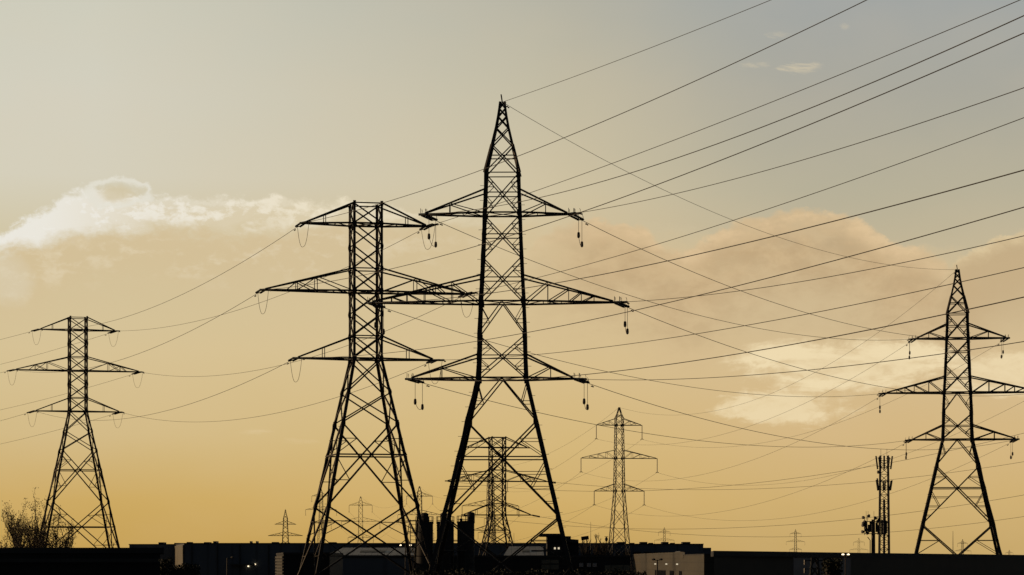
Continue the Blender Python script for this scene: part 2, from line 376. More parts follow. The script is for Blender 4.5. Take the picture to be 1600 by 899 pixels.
# dark block with rooftop plant, and the tan wall in front of it
z5 = EYE + 27 * K * 770
b5, _, _ = shed('plant_building', 'dark flat roofed building with rooftop boxes behind the slim pylon', 'building',
    [xy(949, 770), xy(1099, 770), (xy(1099, 770)[0], 830), (xy(949, 770)[0], 830)], z5, BLUECLAD)
for a, b, h in ((964, 976, 4), (984, 991, 2), (1000, 1011, 4), (1014, 1020, 2), (1034, 1044, 4), (1048, 1054, 2), (1066, 1078, 4)):
    part(b5, 'roof_unit', DARKROOF, MB().box(xy(a, 775)[0], xy(b, 775)[0], 773, 780, z5 + 0.225, z5 + 0.225 + h * K * 775 * 0.7))
part(b5, 'low_wing', BLUECLAD, MB().box(xy(1099, 770)[0] + 0.01, xy(1112, 770)[0], 772, 828, 0, EYE + 22 * K * 770))
part(b5, 'low_wing', BLUECLAD, MB().box(xy(1064, 720)[0], xy(1117, 720)[0], 722, 745, 0, EYE + 16.5 * K * 720))
for k in range(9):
    x = xy(958 + k * 16, 770)[0]; part(b5, 'window', GLASS, MB().box(x, x + 2.0, 769.85, 770.05, z5 - 3.2, z5 - 2.0))
p1 = xy(1100, 500); p0 = xy(988, 700)
zt = EYE + 10.5 * K * 500
b5b, _, _ = shed('tan_warehouse', 'tan clad warehouse wall catching the low sun beside the black shed', 'warehouse',
    [p1, p0, (p0[0] + 30, p0[1] + 4), (p1[0] + 24, p1[1] + 2)], zt, TANCLAD)
m_ = lambda t: (p1[0] + (p0[0] - p1[0]) * t, p1[1] + (p0[1] - p1[1]) * t)
def wallbox(rt, nm, m, t0, t1, z0, z1, proud=0.12):
    a = m_(t0); b = m_(t1)
    return part(rt, nm, m, MB().prism([a, b, (b[0] - proud, b[1]), (a[0] - proud, a[1])], z0, z1))
wallbox(b5b, 'raised_wall', TANCLAD, 0.22, 0.995, zt - 0.5, EYE + 15 * K * 560, 0.05)
for t0, t1 in ((0.34, 0.39), (0.24, 0.27), (0.45, 0.60)):
    wallbox(b5b, 'door', GLASS, t0, t1, 0.0, 4.7)
wallbox(b5b, 'sign', IRON, 0.20, 0.23, 7.8, 8.3)
for t in (0.58, 0.42, 0.28):
    a = m_(t); part(b5b, 'wall_lamp', LITWIN, MB().box(a[0] - 0.5, a[0] - 0.15, a[1] - 0.3, a[1] + 0.3, 5.9, 6.15))

# pitched sheds with ribbed roofs behind the pylon legs
def pitched(label, x0, x1, Ye, Yr, ze, zr, skylights=(), skew=0.0):
    a = xy(x0, Ye)[0]; b = xy(x1, Ye)[0]; cx = (a + b) / 2
    rt = empty('pitched_shed', (cx, Ye, 0)); tag(rt, label, 'shed')
    part(rt, 'wall', BLUECLAD, MB().box(a + 0.2, b - 0.2, Ye + 0.3, Yr * 2 - Ye - 0.3, 0, ze - 0.15))
    mb = MB(); t = 0.12; i = 0
    for sx in (a, b):
        k = skew if sx == a else 0
        for (yy, zz) in ((Ye, ze), (Yr, zr), (2 * Yr - Ye, ze), (2 * Yr - Ye, ze - t), (Yr, zr - t), (Ye, ze - t)):
            mb.v.append(Vector((sx + (k if yy == Yr else 0), yy, zz)))
    n = 6; mb.f += [(0, 1, 4, 5), (1, 2, 3, 4), (6+5, 6+4, 6+1, 6), (6+4, 6+3, 6+2, 6+1)] + [(k, k+n, (k+1) % n + n, (k+1) % n) for k in range(n)]
    part(rt, 'roof', ROOFM, mb)
    for (sx, w) in skylights:
        x = xy(sx, Ye)[0]; f0 = 0.35; y0 = Ye + (Yr - Ye) * f0; z0 = ze + (zr - ze) * f0
        part(rt, 'skylight', PALECLAD, MB().prism([(x, y0), (x + w, y0), (x + w, y0 + 2.5), (x, y0 + 2.5)], lambda X, Y: ze + (zr - ze) * (Y + rt.location.y * 0 - Ye) / (Yr - Ye) + 0.004, lambda X, Y: ze + (zr - ze) * (Y - Ye) / (Yr - Ye) + 0.09))
    for k in range(3):
        x = a + (b - a) * (0.2 + 0.3 * k); part(rt, 'door', GLASS, MB().box(x, x + 2.2, Ye + 0.2, Ye + 0.32, 0, 3.4))
    return rt
pitched('low shed with sunlit ribbed roof between the legs of the big flat topped pylon', 512, 668, 400, 412, EYE + 10.5 * K * 400, EYE + 22 * K * 412, ((560, 3.5), (632, 2.5)), 1.0)
pitched('low shed with pale ribbed roof under the small distant flat topped pylon', 787, 850, 410, 421, EYE + 10 * K * 410, EYE + 24 * K * 421, ((816, 1.1),), 0.8)
# flat canopy roof behind the left of the silos
cr = empty('canopy_roof', W(612, 878, 520).xyz * 1); cr.location.z = 0; tag(cr, 'thin curved canopy roof just left of the silos above the sunlit shed', 'canopy')
mb = MB()
for k in range(8):
    xa_, xb_ = 576 + k * 9.5, 576 + (k + 1) * 9.5
    za = 8.9 + 0.55 * math.sin(math.pi * (k + 0.4) / 8.6); zb = 8.9 + 0.55 * math.sin(math.pi * (k + 1.4) / 8.6)
    pa = xy(xa_, 520)[0]; pb = xy(xb_, 520)[0]; i = len(mb.v)
    for z_ in (0, 0.35):
        mb.v += [Vector((pa, 514, za + z_)), Vector((pb, 514, zb + z_)), Vector((pb, 526, zb + z_)), Vector((pa, 526, za + z_))]
    mb.f += [(i+3, i+2, i+1, i), (i+4, i+5, i+6, i+7)] + [(i+q, i+(q+1) % 4, i+4+(q+1) % 4, i+4+q) for q in range(4)]
part(cr, 'roof', DARKROOF, mb)
for px in (582, 600, 618, 636, 648):
    x = xy(px, 520)[0]; part(cr, 'post', IRON, MB().bar((x, 520, 0), (x, 520, 9.0), 0.3))
# raised block with overhanging roof on the right of the central pylon
bl = empty('control_building', (xy(880, 392)[0], 392, 0)); tag(bl, 'dark block with overhanging flat canopy right of the central pylon leg', 'building')
def zz(py, Y): return EYE + (HZ - py) * K * Y
part(bl, 'wall', BLACKCLAD, MB().box(xy(855, 392)[0], xy(892, 392)[0], 392, 404, 0, zz(838, 392)))
part(bl, 'roof', DARKROOF, MB().box(xy(844, 390)[0], xy(876, 390)[0], 390, 405, zz(838, 392) + 0.003, zz(834, 390)))
mb = MB(); pts = [(876, 836), (884, 840), (892, 842.5), (904, 843.5)]
for k in range(3):
    i = len(mb.v)
    for z_ in (-0.45, 0):
        for (p, yv) in ((pts[k], 391), (pts[k+1], 391), (pts[k+1], 404), (pts[k], 404)): mb.v.append(Vector((xy(p[0], 391)[0], yv, zz(p[1], 391) + z_)))
    mb.f += [(i+3, i+2, i+1, i), (i+4, i+5, i+6, i+7)] + [(i+q, i+(q+1) % 4, i+4+(q+1) % 4, i+4+q) for q in range(4)]
part(bl, 'lean_to_roof', DARKROOF, mb)
part(bl, 'lean_to_wall', BLACKCLAD, MB().box(xy(892, 392)[0] + 0.01, xy(904, 392)[0], 392.2, 403, 0, zz(844.5, 391)))
for px in (867, 873):
    x = xy(px, 392)[0]; part(bl, 'window', LITWIN, MB().box(x - .12, x + .12, 391.85, 392.05, zz(858.5, 392), zz(855.5, 392)))
# long dark yard building under the silos
b11, _, _ = shed('yard_building', 'low dark building along the bottom behind the central pylon feet', 'building',
    [xy(668, 352), xy(985, 352), (xy(985, 352)[0], 366), (xy(668, 352)[0], 366)], zz(868, 352) - 0.22, BLACKCLAD)
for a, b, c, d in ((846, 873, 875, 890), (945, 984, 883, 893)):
    part(b11, 'painted_lit_wall', PALECLAD, MB().box(xy(a, 352)[0], xy(b, 352)[0], 351.85, 352.05, zz(d, 352), zz(c, 352)))  # pale panels painted in for patches of sunlit wall showing beyond
for px in (905, 917, 926):
    x = xy(px, 352)[0]; part(b11, 'window', GREYWALL, MB().box(x, x + 0.5, 351.85, 352.05, zz(886, 352), zz(880, 352)))
part(b11, 'pipe_rail', IRON, MB().bar((xy(830, 352)[0], 351.5, zz(861, 352)), (xy(880, 352)[0], 351.5, zz(861, 352)), 0.2))
# small louvred shed left of the big flat topped pylon
b10, _, _ = shed('louvred_shed', 'small dark shed with louvred end wall left of the big flat topped pylon foot', 'shed',
    [xy(443, 320), xy(515, 320), (xy(515, 320)[0], 345), (xy(432, 345)[0], 345)], zz(863.5, 320) - 0.22, BLACKCLAD)
a = Vector(xy(443, 320) + (0,)); b = Vector((xy(432, 345)[0], 345, 0))
mb = MB()
for k in range(16):
    z0 = 1.5 + k * 0.36
    mb.prism([(a.x - 0.02, a.y), (b.x - 0.02, b.y), (b.x - 0.16, b.y), (a.x - 0.16, a.y)], z0, z0 + 0.24)
part(b10, 'louvre_panel', LOUVRE, mb)
# second low black shed far left of the silos
b13, _, _ = shed('workshop', 'low dark workshop under the left leg of the big flat topped pylon', 'building',
    [xy(512, 370), xy(668, 370), (xy(668, 370)[0], 396), (xy(512, 370)[0], 396)], zz(869, 370) - 0.22, BLUECLAD)

# ------------------------------------------------------------------ silos
SY = 330; ss = K * SY
def silo(px, top, hx, htop, label):
    x = xy(px, SY)[0]; rt = empty('silo', (x, SY, 0)); tag(rt, label, 'silo', 'row of three dark silos')
    r = 13.4 * ss; zt_ = EYE + (HZ - top) * ss
    prof = []
    z_ = 2.2
    while z_ < zt_: prof += [((0, 0, z_), r), ((0, 0, z_ + 0.9), r), ((0, 0, z_ + 0.91), r + 0.02), ((0, 0, z_ + 0.97), r + 0.02)]; z_ += 1.0
    prof.append(((0, 0, zt_), r))
    MB().tube([p for p, _ in prof], [q for _, q in prof], 28).build('shell', SILO, rt)
    MB().tube([(0, 0, zt_), (0, 0, zt_ + 0.3)], [r, r * 0.35], 28).build('roof_cone', SILO, rt)
    hxw = hx * ss
    MB().tube([(hxw, 0, zt_ + 0.1), (hxw, 0, EYE + (HZ - htop) * ss), (hxw, 0, EYE + (HZ - htop) * ss + 0.12)], [0.44, 0.44, 0.2], 14).build('filter_unit', SILO, rt)
    MB().tube([(-hxw * 0.9, 0.2, zt_), (-hxw * 0.9, 0.2, zt_ + 0.55)], 0.16, 8).build('vent_pipe', IRON, rt)
    for k in range(4):
        a_ = math.pi / 4 + k * math.pi / 2; p = Vector((math.cos(a_), math.sin(a_), 0)) * (r - 0.08)
        MB().bar(p, p + Vector((0, 0, 2.3)), 0.14).build('leg', IRON, rt)
    mb = MB(); n = 12; rr = r + 0.02
    for k in range(n):
        a0 = 2 * math.pi * k / n; a1 = 2 * math.pi * (k + 1) / n
        p = Vector((math.cos(a0) * rr, math.sin(a0) * rr, 0)); q = Vector((math.cos(a1) * rr, math.sin(a1) * rr, 0))
        mb.bar(p + Vector((0, 0, zt_)), p + Vector((0, 0, zt_ + 0.85)), 0.06)
        for h in (0.42, 0.85): mb.bar(p + Vector((0, 0, zt_ + h)), q + Vector((0, 0, zt_ + h)), 0.055)
    mb.build('guard_rail', IRON, rt)
    return rt
silo(663.3, 819, 0.2, 803, 'left one of three dark silos, nearest the big flat topped pylon')
silo(695.8, 819, -2.0, 803, 'middle one of three dark silos, behind the central pylon leg')
silo(727.8, 818, 8.2, 802, 'right one of three dark silos, its filter pipe standing on the right')
# walkway between silos and the ladder tower
wk = empty('walkway', (xy(711, SY)[0], SY - 1.6, 0)); tag(wk, 'slim horizontal steel walkway crossing in front of the silos', 'walkway')
part(wk, 'deck', GALV, MB().box(xy(679, SY)[0], xy(729, SY)[0], SY - 2.0, SY - 1.2, zz(861, SY), zz(859.4, SY)))
mb = MB()
for px in (680, 692, 704, 716, 728): mb.bar((xy(px, SY)[0], SY - 1.95, 0), (xy(px, SY)[0], SY - 1.95, zz(861, SY)), 0.09)
part(wk, 'post', IRON, mb)
ld = empty('ladder_tower', (xy(644, SY)[0], SY + 0.5, 0)); tag(ld, 'open scaffold ladder tower attached beside the left silo', 'ladder tower')
mb = MB(); x0, x1 = xy(641, SY)[0], xy(649.5, SY)[0]; zt_ = zz(812, SY)
for x in (x0, x1):
    for y in (SY - 0.2, SY + 0.8): mb.bar((x, y, 0), (x, y, zt_), 0.055)
part(ld, 'frame', IRON, mb)
mb = MB(); z_ = 0.5
while z_ < zt_: mb.bar((x0, SY - 0.2, z_), (x1, SY - 0.2, z_), 0.045).bar((x0, SY + 0.8, z_), (x1, SY + 0.8, z_), 0.045); z_ += 0.45
part(ld, 'rung', IRON, mb)

# ------------------------------------------------------------------ lattice pylons
def lerp(a, b, t): return a + (b - a) * t
def halfw(levels, z):
    for (z0, w0), (z1, w1) in zip(levels, levels[1:]):
        if z0 <= z <= z1: return lerp(w0, w1, (z - z0) / (z1 - z0))
    return levels[-1][1]
def face_pts(k, w, z, u):
    """corner walk: face k, u from -1 to 1 along the face"""
    return [Vector((u * w, -w, z)), Vector((w, u * w, z)), Vector((-u * w, w, z)), Vector((-w, -u * w, z))][k]
def tower_body(rt, lv, panels, leg_t, br_t, plan=(), m=STEEL, bolts=False, peak_from=None, red_t=None):
    """lv: [(z, half width)]; panels: (z0, z1, kind)"""
    red_t = red_t or br_t * 0.6
    top = lv[-1][0]; pk = peak_from if peak_from is not None else top
    for sx in (-1, 1):
        for sy in (-1, 1):
            mb = MB()
            for (z0, w0), (z1, w1) in zip(lv, lv[1:]):
                if z0 >= pk - 1e-6: continue
                f = leg_t * (1.0 if z0 < 16 else 0.9 if z0 < 26 else 0.75)
                mb.angle((sx * w0, sy * w0, z0), (sx * w1, sy * w1, z1), f, sx, sy)
                c = Vector((sx * w1, sy * w1, z1)); mb.box(c.x - f * (0.0 if sx < 0 else 1) - 0.02, c.x + f * (1 if sx < 0 else 0) + 0.02, c.y - 0.03, c.y + 0.03, z1 - f * 0.9, z1 + f * 0.9)
            if bolts and (sx, sy) in ((-1, -1), (1, 1)):
                z_ = 3.0
                while z_ < pk - 0.5:
                    w = halfw(lv, z_); mb.bar((sx * (w - 0.08), sy * (w - 0.01), z_), (sx * (w + 0.34), sy * (w - 0.01), z_), 0.035); z_ += 1.35
            mb.build('leg', m, rt)
    br = MB(); pb = MB()
    for z0, z1, kind in panels:
        tgt = pb if z0 >= pk - 1e-6 else br
        w0 = halfw(lv, z0); w1 = halfw(lv, z1); big = (z1 - z0) > 5
        t = br_t * (1.25 if big else 1.0)
        for k in range(4):
            P = lambda u, f: face_pts(k, lerp(w0, w1, f), lerp(z0, z1, f), u)
            if kind[0] == 'X':
                tgt.bar(P(-1, 0), P(1, 1), t).bar(P(1, 0), P(-1, 1), t * 0.999)
                fc = w0 / (w0 + w1)
                if 'h' in kind: tgt.bar(P(-1, fc), P(1, fc), t * 0.9)
                if 'r' in kind:                       # secondary bracing to the legs
                    for s in (-1, 1):
                        for (fa, side) in ((fc * 0.5, 0), (lerp(fc, 1, 0.5), 1)):
                            wc = lerp(w0, w1, fa)
                            ud = (w0 * (1 - fa / fc) / wc) if side == 0 else (w1 * ((fa - fc) / (1 - fc)) / wc)
                            tgt.bar(P(s, fa), P(s * ud, fa), red_t)
                            if side == 0: tgt.bar(P(s * ud, fa), P(s, fa * 1.95), red_t)
                            else: tgt.bar(P(s * ud, fa), P(s, fa - (fa - fc) * 0.95), red_t)
                    if 'R' in kind:
                        for s in (-1, 1):
                            for fa in (fc * 0.25, fc * 0.75):
                                wc = lerp(w0, w1, fa); ud = w0 * (1 - fa / fc) / wc
                                tgt.bar(P(s, fa), P(s * ud, fa), red_t)
            elif kind[0] == 'V':
                apex = P(0, 1)
                for s in (-1, 1):
                    tgt.bar(P(s, 0), apex, t)
                    f = 0.45; wc = lerp(w0, w1, f); ud = w0 * (1 - f) / wc
                    tgt.bar(P(s, f), P(s * ud, f), red_t).bar(P(s * ud, f), P(s, 0.98), red_t)
            elif kind[0] == 'Z':
                s = 1 if kind[1:] == '+' else -1
                tgt.bar(P(-s, 0), P(s, 1), t)
            if 't' in kind: tgt.bar(P(-1, 1), P(1, 1), t * 0.9)
    for z in plan:
        w = halfw(lv, z)
        for k in range(4): br.bar(face_pts(k, w + 0.004, z, -1), face_pts(k, w + 0.004, z, 1), br_t * 1.35)
        for sx in (-1, 1):
            for sy in (-1, 1): br.box(sx * w - 0.03 - (0.34 if sx > 0 else 0), sx * w + 0.03 + (0.34 if sx < 0 else 0), sy * (w + 0.012) - 0.008, sy * (w + 0.012) + 0.008, z - 0.26, z + 0.26)
        br.bar((-w, -w, z), (w, w, z), br_t * 0.7).bar((w, -w, z - 0.01), (-w, w, z - 0.01), br_t * 0.7)
    br.build('bracing', m, rt)
    if pk < top - 1e-6:
        for (z0, w0), (z1, w1) in zip(lv, lv[1:]):
            if z0 < pk - 1e-6: continue
            for sx in (-1, 1):
                for sy in (-1, 1): pb.bar((sx * w0, sy * w0, z0), (sx * w1, sy * w1, z1), leg_t * 0.62)
        pb.build('peak', m, rt)
def crossarm(rt, lv, side, zc, zu, L, verts, ct, m=STEEL, spur=0.35, style='v'):
    w = halfw(lv, zc); wu = halfw(lv, zu); mb = MB(); tip = Vector((side * L, 0, zc))
    lc = lambda sy, t: Vector((side * lerp(w, L, t), sy * lerp(w, 0.14, t), zc))
    uc = lambda sy, t: Vector((side * lerp(wu, L - 0.25, t), sy * lerp(wu, 0.10, t), lerp(zu, zc + 0.12, t)))
    for sy in (-1, 1):
        mb.bar(lc(sy, 0), lc(sy, 1), ct).bar(uc(sy, 0), uc(sy, 1), ct * 0.85)
        def upt(t):                                # upper chord point above lower chord parameter t
            x = lerp(w, L, t); u = (x - wu) / (L - 0.25 - wu); return uc(sy, max(0, min(1, u)))
        prev = 0.0
        for j, t in enumerate(verts):
            mb.bar(lc(sy, t), upt(t), ct * 0.42)
            if style == 'v': mb.bar(lc(sy, prev), upt(t), ct * 0.5)
            elif style == 'w':
                mb.bar(upt(t), lc(sy, prev), ct * 0.5)
                mb.bar(upt(t), lc(sy, min(1, t + (t - prev) * 0.55)), ct * 0.5)
            prev = t
    n = max(3, int(L / 2)); 
    for j in range(n):
        a = j / n; b = (j + 1) / n; s = 1 if j % 2 else -1
        mb.bar(lc(-s, a), lc(s, b), ct * 0.45).bar(lc(-1, b), lc(1, b), ct * 0.4)
    if spur: mb.bar(tip - Vector((side * 0.3, 0, 0)), tip + Vector((side * spur, 0, 0)), ct * 1.7, ct * 1.1)
    return mb.build('crossarm', m, rt)

class Tower:
    def __init__(s, name, loc, rot, label, arms, who):
        s.o = empty(name, loc, rot); tag(s.o, label, 'pylon'); s.who = who
        s.loc = Vector(loc); s.rot = rot; s.arms = arms; s.arm_o = {}
        s.ends = {}
    def world(s, p): return s.loc + Matrix.Rotation(s.rot, 3, 'Z') @ Vector(p)
    def local(s, p): return Matrix.Rotation(-s.rot, 3, 'Z') @ (Vector(p) - s.loc)
    def tip(s, k): L, z = s.arms[k]; return s.world((L, 0, z))

def type_a(px, Y, zw, rot, label, who, aL, mirror=1, leg_t=0.35, br_t=0.10, detail=True, parts=True):
    """pointed tension pylon; zw height of waist"""
    T = Tower('transmission_pylon', (xy(px, Y)[0], Y, 0), R(rot), label, {}, who)
    w = 2.33; sl = 0.233
    lv = [(0, w + sl * zw), (zw - 12.7, w + sl * 12.7), (zw - 3.94, w + sl * 3.94), (zw, w), (zw + 3.95, 2.2), (zw + 7.0, 2.09), (zw + 11.1, 1.88), (zw + 14.95, 1.73),
          (zw + 18.75, 1.59), (zw + 21.4, 0.94), (zw + 23.0, 0.57), (zw + 24.05, 0.38), (zw + 24.8, 0.27), (zw + 25.4, 0.2)]
    z = [a for a, _ in lv]
    panels = [(z[0], z[1], 'Xhr'), (z[1], z[2], 'XhrR'), (z[2], z[3], 'V'), (z[3], z[4], 'Xhr'), (z[4], z[5], 'V'), (z[5], z[6], 'Xhr'), (z[6], z[7], 'Xhr'), (z[7], z[8], 'Xhrt')] + \
             [(z[i], z[i+1], 'X') for i in range(8, 13)]
    panels.append((zw + 20.35, zw + 20.36, 'ot'))
    zt_, zm, zb = zw + 15.1, zw + 7.0, zw
    tower_body(T.o, lv, panels, leg_t, br_t, (zb, zm, zt_), bolts=detail, peak_from=z[8])
    MB().bar((0, 0, zw + 25.3), (-0.12, 0, zw + 26.1), 0.12).build('finial', STEEL, T.o)
    for nm, side, zc, zu, L, vs_ in (('TL', -1, zt_, zt_ + 2.1, aL[0], (0.55,)), ('TR', 1, zt_, zt_ + 2.1, aL[1], (0.5,)), ('ML', -1, zm, zm + 2.35, aL[2], (0.25, 0.5, 0.66, 0.8)),
                                     ('MR', 1, zm, zm + 2.35, aL[3], (0.25, 0.48, 0.62, 0.76)), ('BL', -1, zb, zb + 2.1, aL[4], (0.52,)), ('BR', 1, zb, zb + 2.1, aL[5], (0.48,))):
        T.arm_o[nm] = crossarm(T.o, lv, side, zc, zu, L, vs_, 0.165 * br_t / 0.10)
        T.arms[nm] = (side * L, zc)
    T.arms['AP'] = (0, zw + 25.4); T.arm_o['AP'] = T.o
    return T
def type_b(px, Y, zw, drops, rot, label, who, leg_t=0.34, br_t=0.132, detail=True, sc=1.0, low_h=False):
    """flat-topped tension pylon"""
    T = Tower('transmission_pylon', (xy(px, Y)[0], Y, 0), R(rot), label, {}, who)
    w = 1.57 * sc; sl = 0.207
    lv = [(zw - d, w + sl * d) for d in reversed(drops)] + [(zw + i * 2.355 * sc, w) for i in range(0, 7)] + [(zw + 16.25 * sc, w)]
    if lv[0][0] > 0: lv = [(0, w + sl * zw)] + lv
    z = [a for a, _ in lv]; n = len(drops) + (1 if z[0] == 0 and drops[-1] < zw else 0)
    panels = []
    for i in range(len(lv) - 1):
        h = z[i+1] - z[i]
        k = ('Xhr' if (i == n - 2 - 1 or low_h) else 'Xr') if h > 6 else 'X'
        if abs(z[i+1] - (zw + 2.355 * sc)) < .1 or abs(z[i+1] - (zw + 9.42 * sc)) < .1: k += 't'
        if i == len(lv) - 2: k = 'Xt'
        panels.append((z[i], z[i+1], k))
    zb, zm, zt_ = zw, zw + 7.06 * sc, zw + 14.13 * sc
    tower_body(T.o, lv, panels, leg_t, br_t, (zb, zm, zt_), bolts=detail)
    for nm, side, zc, zu, L, vs_, st in (('TL', -1, zt_, zt_ + 2.1 * sc, 6.65, (0.55,), 'o'), ('TR', 1, zt_, zt_ + 2.1 * sc, 6.65, (0.55,), 'o'),
                                         ('ML', -1, zm, zm + 2.35 * sc, 10.85, (0.4, 0.62), 'w'), ('MR', 1, zm, zm + 2.35 * sc, 10.85, (0.4, 0.62), 'w'),
                                         ('BL', -1, zb, zb + 2.3 * sc, 7.4, (0.5,), 'o'), ('BR', 1, zb, zb + 2.3 * sc, 7.4, (0.5,), 'o')):
        L *= sc
        T.arm_o[nm] = crossarm(T.o, lv, side, zc, zu, L, vs_, 0.18 * br_t / 0.132, style=st)
        T.arms[nm] = (side * L, zc)
    return T
def type_c(px, Y, rot, label, who):
    """slim suspension pylon"""
    T = Tower('suspension_pylon', (xy(px, Y)[0], Y, 0), R(rot), label, {}, who)
    zb, zm, zt_ = 22.7, 30.2, 37.8; w = 1.15
    lv = [(0, 2.9), (6.5, 2.35)] + [(6.5 + 4.05 * i, 2.35 - 0.3 * i) for i in range(1, 4)] + [(zb, w)] + [(zb + 2.52 * i, w - 0.04 * i) for i in range(1, 7)] + [(39.3, 0.9), (40.3, 0.5), (41.9, 0.12)]
    z = [a for a, _ in lv]
    panels = [(z[i], z[i+1], 'X') for i in range(len(z) - 1)]
    tower_body(T.o, lv, panels, 0.19, 0.085, (zb, zm, zt_), peak_from=39.3, m=GALV)  # distance fade put into the lighter steel colour of slim and far pylons
    for nm, side, zc, zu, L, vs_ in (('TL', -1, zt_, zt_ + 1.5, 5.4, (0.35, 0.65)), ('TR', 1, zt_, zt_ + 1.5, 5.4, (0.35, 0.65)), ('ML', -1, zm, zm + 1.9, 9.0, (0.25, 0.5, 0.75)),
                                     ('MR', 1, zm, zm + 1.9, 9.0, (0.25, 0.5, 0.75)), ('BL', -1, zb, zb + 1.6, 5.9, (0.35, 0.65)), ('BR', 1, zb, zb + 1.6, 5.9, (0.35, 0.65))):
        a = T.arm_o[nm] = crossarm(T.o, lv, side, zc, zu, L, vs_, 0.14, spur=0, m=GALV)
        x = side * L
        MB().tube([(x, 0, zc - 0.05), (x, 0, zc - 3.1)], 0.09, 6).tube([(x - 0.35, 0, zc - 3.25), (x, 0, zc - 3.05), (x + 0.35, 0, zc - 3.25)], 0.07, 5).build('insulator_string', GLASSY, a)
        T.arms[nm] = (x, zc - 3.2)
    T.arms['AP'] = (0, 41.9)
    return T

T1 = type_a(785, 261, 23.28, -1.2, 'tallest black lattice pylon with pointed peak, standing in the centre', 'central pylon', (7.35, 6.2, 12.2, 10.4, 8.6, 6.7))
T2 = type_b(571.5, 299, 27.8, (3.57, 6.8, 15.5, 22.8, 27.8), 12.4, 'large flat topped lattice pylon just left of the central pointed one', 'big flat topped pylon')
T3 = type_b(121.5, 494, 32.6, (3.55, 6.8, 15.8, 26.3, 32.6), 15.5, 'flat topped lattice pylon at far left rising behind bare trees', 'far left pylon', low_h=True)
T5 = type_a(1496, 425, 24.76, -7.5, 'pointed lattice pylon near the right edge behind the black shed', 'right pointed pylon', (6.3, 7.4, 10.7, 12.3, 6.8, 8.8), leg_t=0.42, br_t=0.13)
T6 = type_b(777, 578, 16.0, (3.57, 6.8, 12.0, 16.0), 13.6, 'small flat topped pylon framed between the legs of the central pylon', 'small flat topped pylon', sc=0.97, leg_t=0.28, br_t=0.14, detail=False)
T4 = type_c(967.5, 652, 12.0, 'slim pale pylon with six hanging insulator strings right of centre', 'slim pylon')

# ------------------------------------------------------------------ wires, insulators, jumpers
def rib_string(mb, p, q, r=0.11, n=14, seg=8):
    pts = []; rad = []
    for i in range(n):
        for f, rr in ((0.0, 0.35), (0.45, 1.0), (0.6, 1.0), (0.95, 0.35)):
            pts.append(p.lerp(q, (i + f) / n)); rad.append(r * rr)
    mb.tube(pts, rad, seg)
class Wire:
    """hanging conductor: horizontal line from P0 along d, height z0 + a r + b r^2"""
    def __init__(s, P0, d, a, b, rend): s.P0 = P0; s.d = d; s.a = a; s.b = b; s.r = rend
    def at(s, r): return Vector((s.P0.x + s.d.x * r, s.P0.y + s.d.y * r, s.P0.z + s.a * r + s.b * r * r))
def ray_r(P0, d, px):
    c = (px - 800) * K; return (c * P0.y - P0.x) / (d.x - c * d.y)
def fit_wire(P0, d, pts, rend, b_fix=None):
    d = Vector((d[0], d[1])).normalized(); S = [0.0] * 5
    rs = []
    for px, py in pts:
        r = ray_r(P0, d, px); Y = P0.y + d.y * r; rs.append((r, EYE + (HZ - py) * K * Y - P0.z))
    if b_fix is not None:
        b = b_fix; a = sum(r * (z - b * r * r) for r, z in rs) / sum(r * r for r, _ in rs)
    else:
        s2 = sum(r**2 for r, _ in rs); s3 = sum(r**3 for r, _ in rs); s4 = sum(r**4 for r, _ in rs)
        t1 = sum(r * z for r, z in rs); t2 = sum(r * r * z for r, z in rs)
        det = s2 * s4 - s3 * s3; a = (t1 * s4 - t2 * s3) / det; b = (t2 * s2 - t1 * s3) / det
    print('wire a %.3f b %.5f' % (a, b), [round(r) for r, _ in rs])
    return Wire(P0, d, a, b, rend)
def span(P0, P1, pts=None, sag=None):
    v = P1 - P0; L = math.hypot(v.x, v.y); d = Vector((v.x / L, v.y / L))
    if pts:
        num = den = 0
        for px, py in pts:
            r = ray_r(P0, d, px); t = r / L
            if not 0.03 < t < 0.97: continue
            Y = P0.y + d.y * r; z = EYE + (HZ - py) * K * Y; f = 4 * t * (1 - t)
            num += (P0.z + v.z * t - z) * f; den += f * f
        sag = num / den
        print('span L %.0f sag %.2f' % (L, sag))
    b = 4 * sag / L / L; return Wire(P0, d, v.z / L - b * L, b, L)
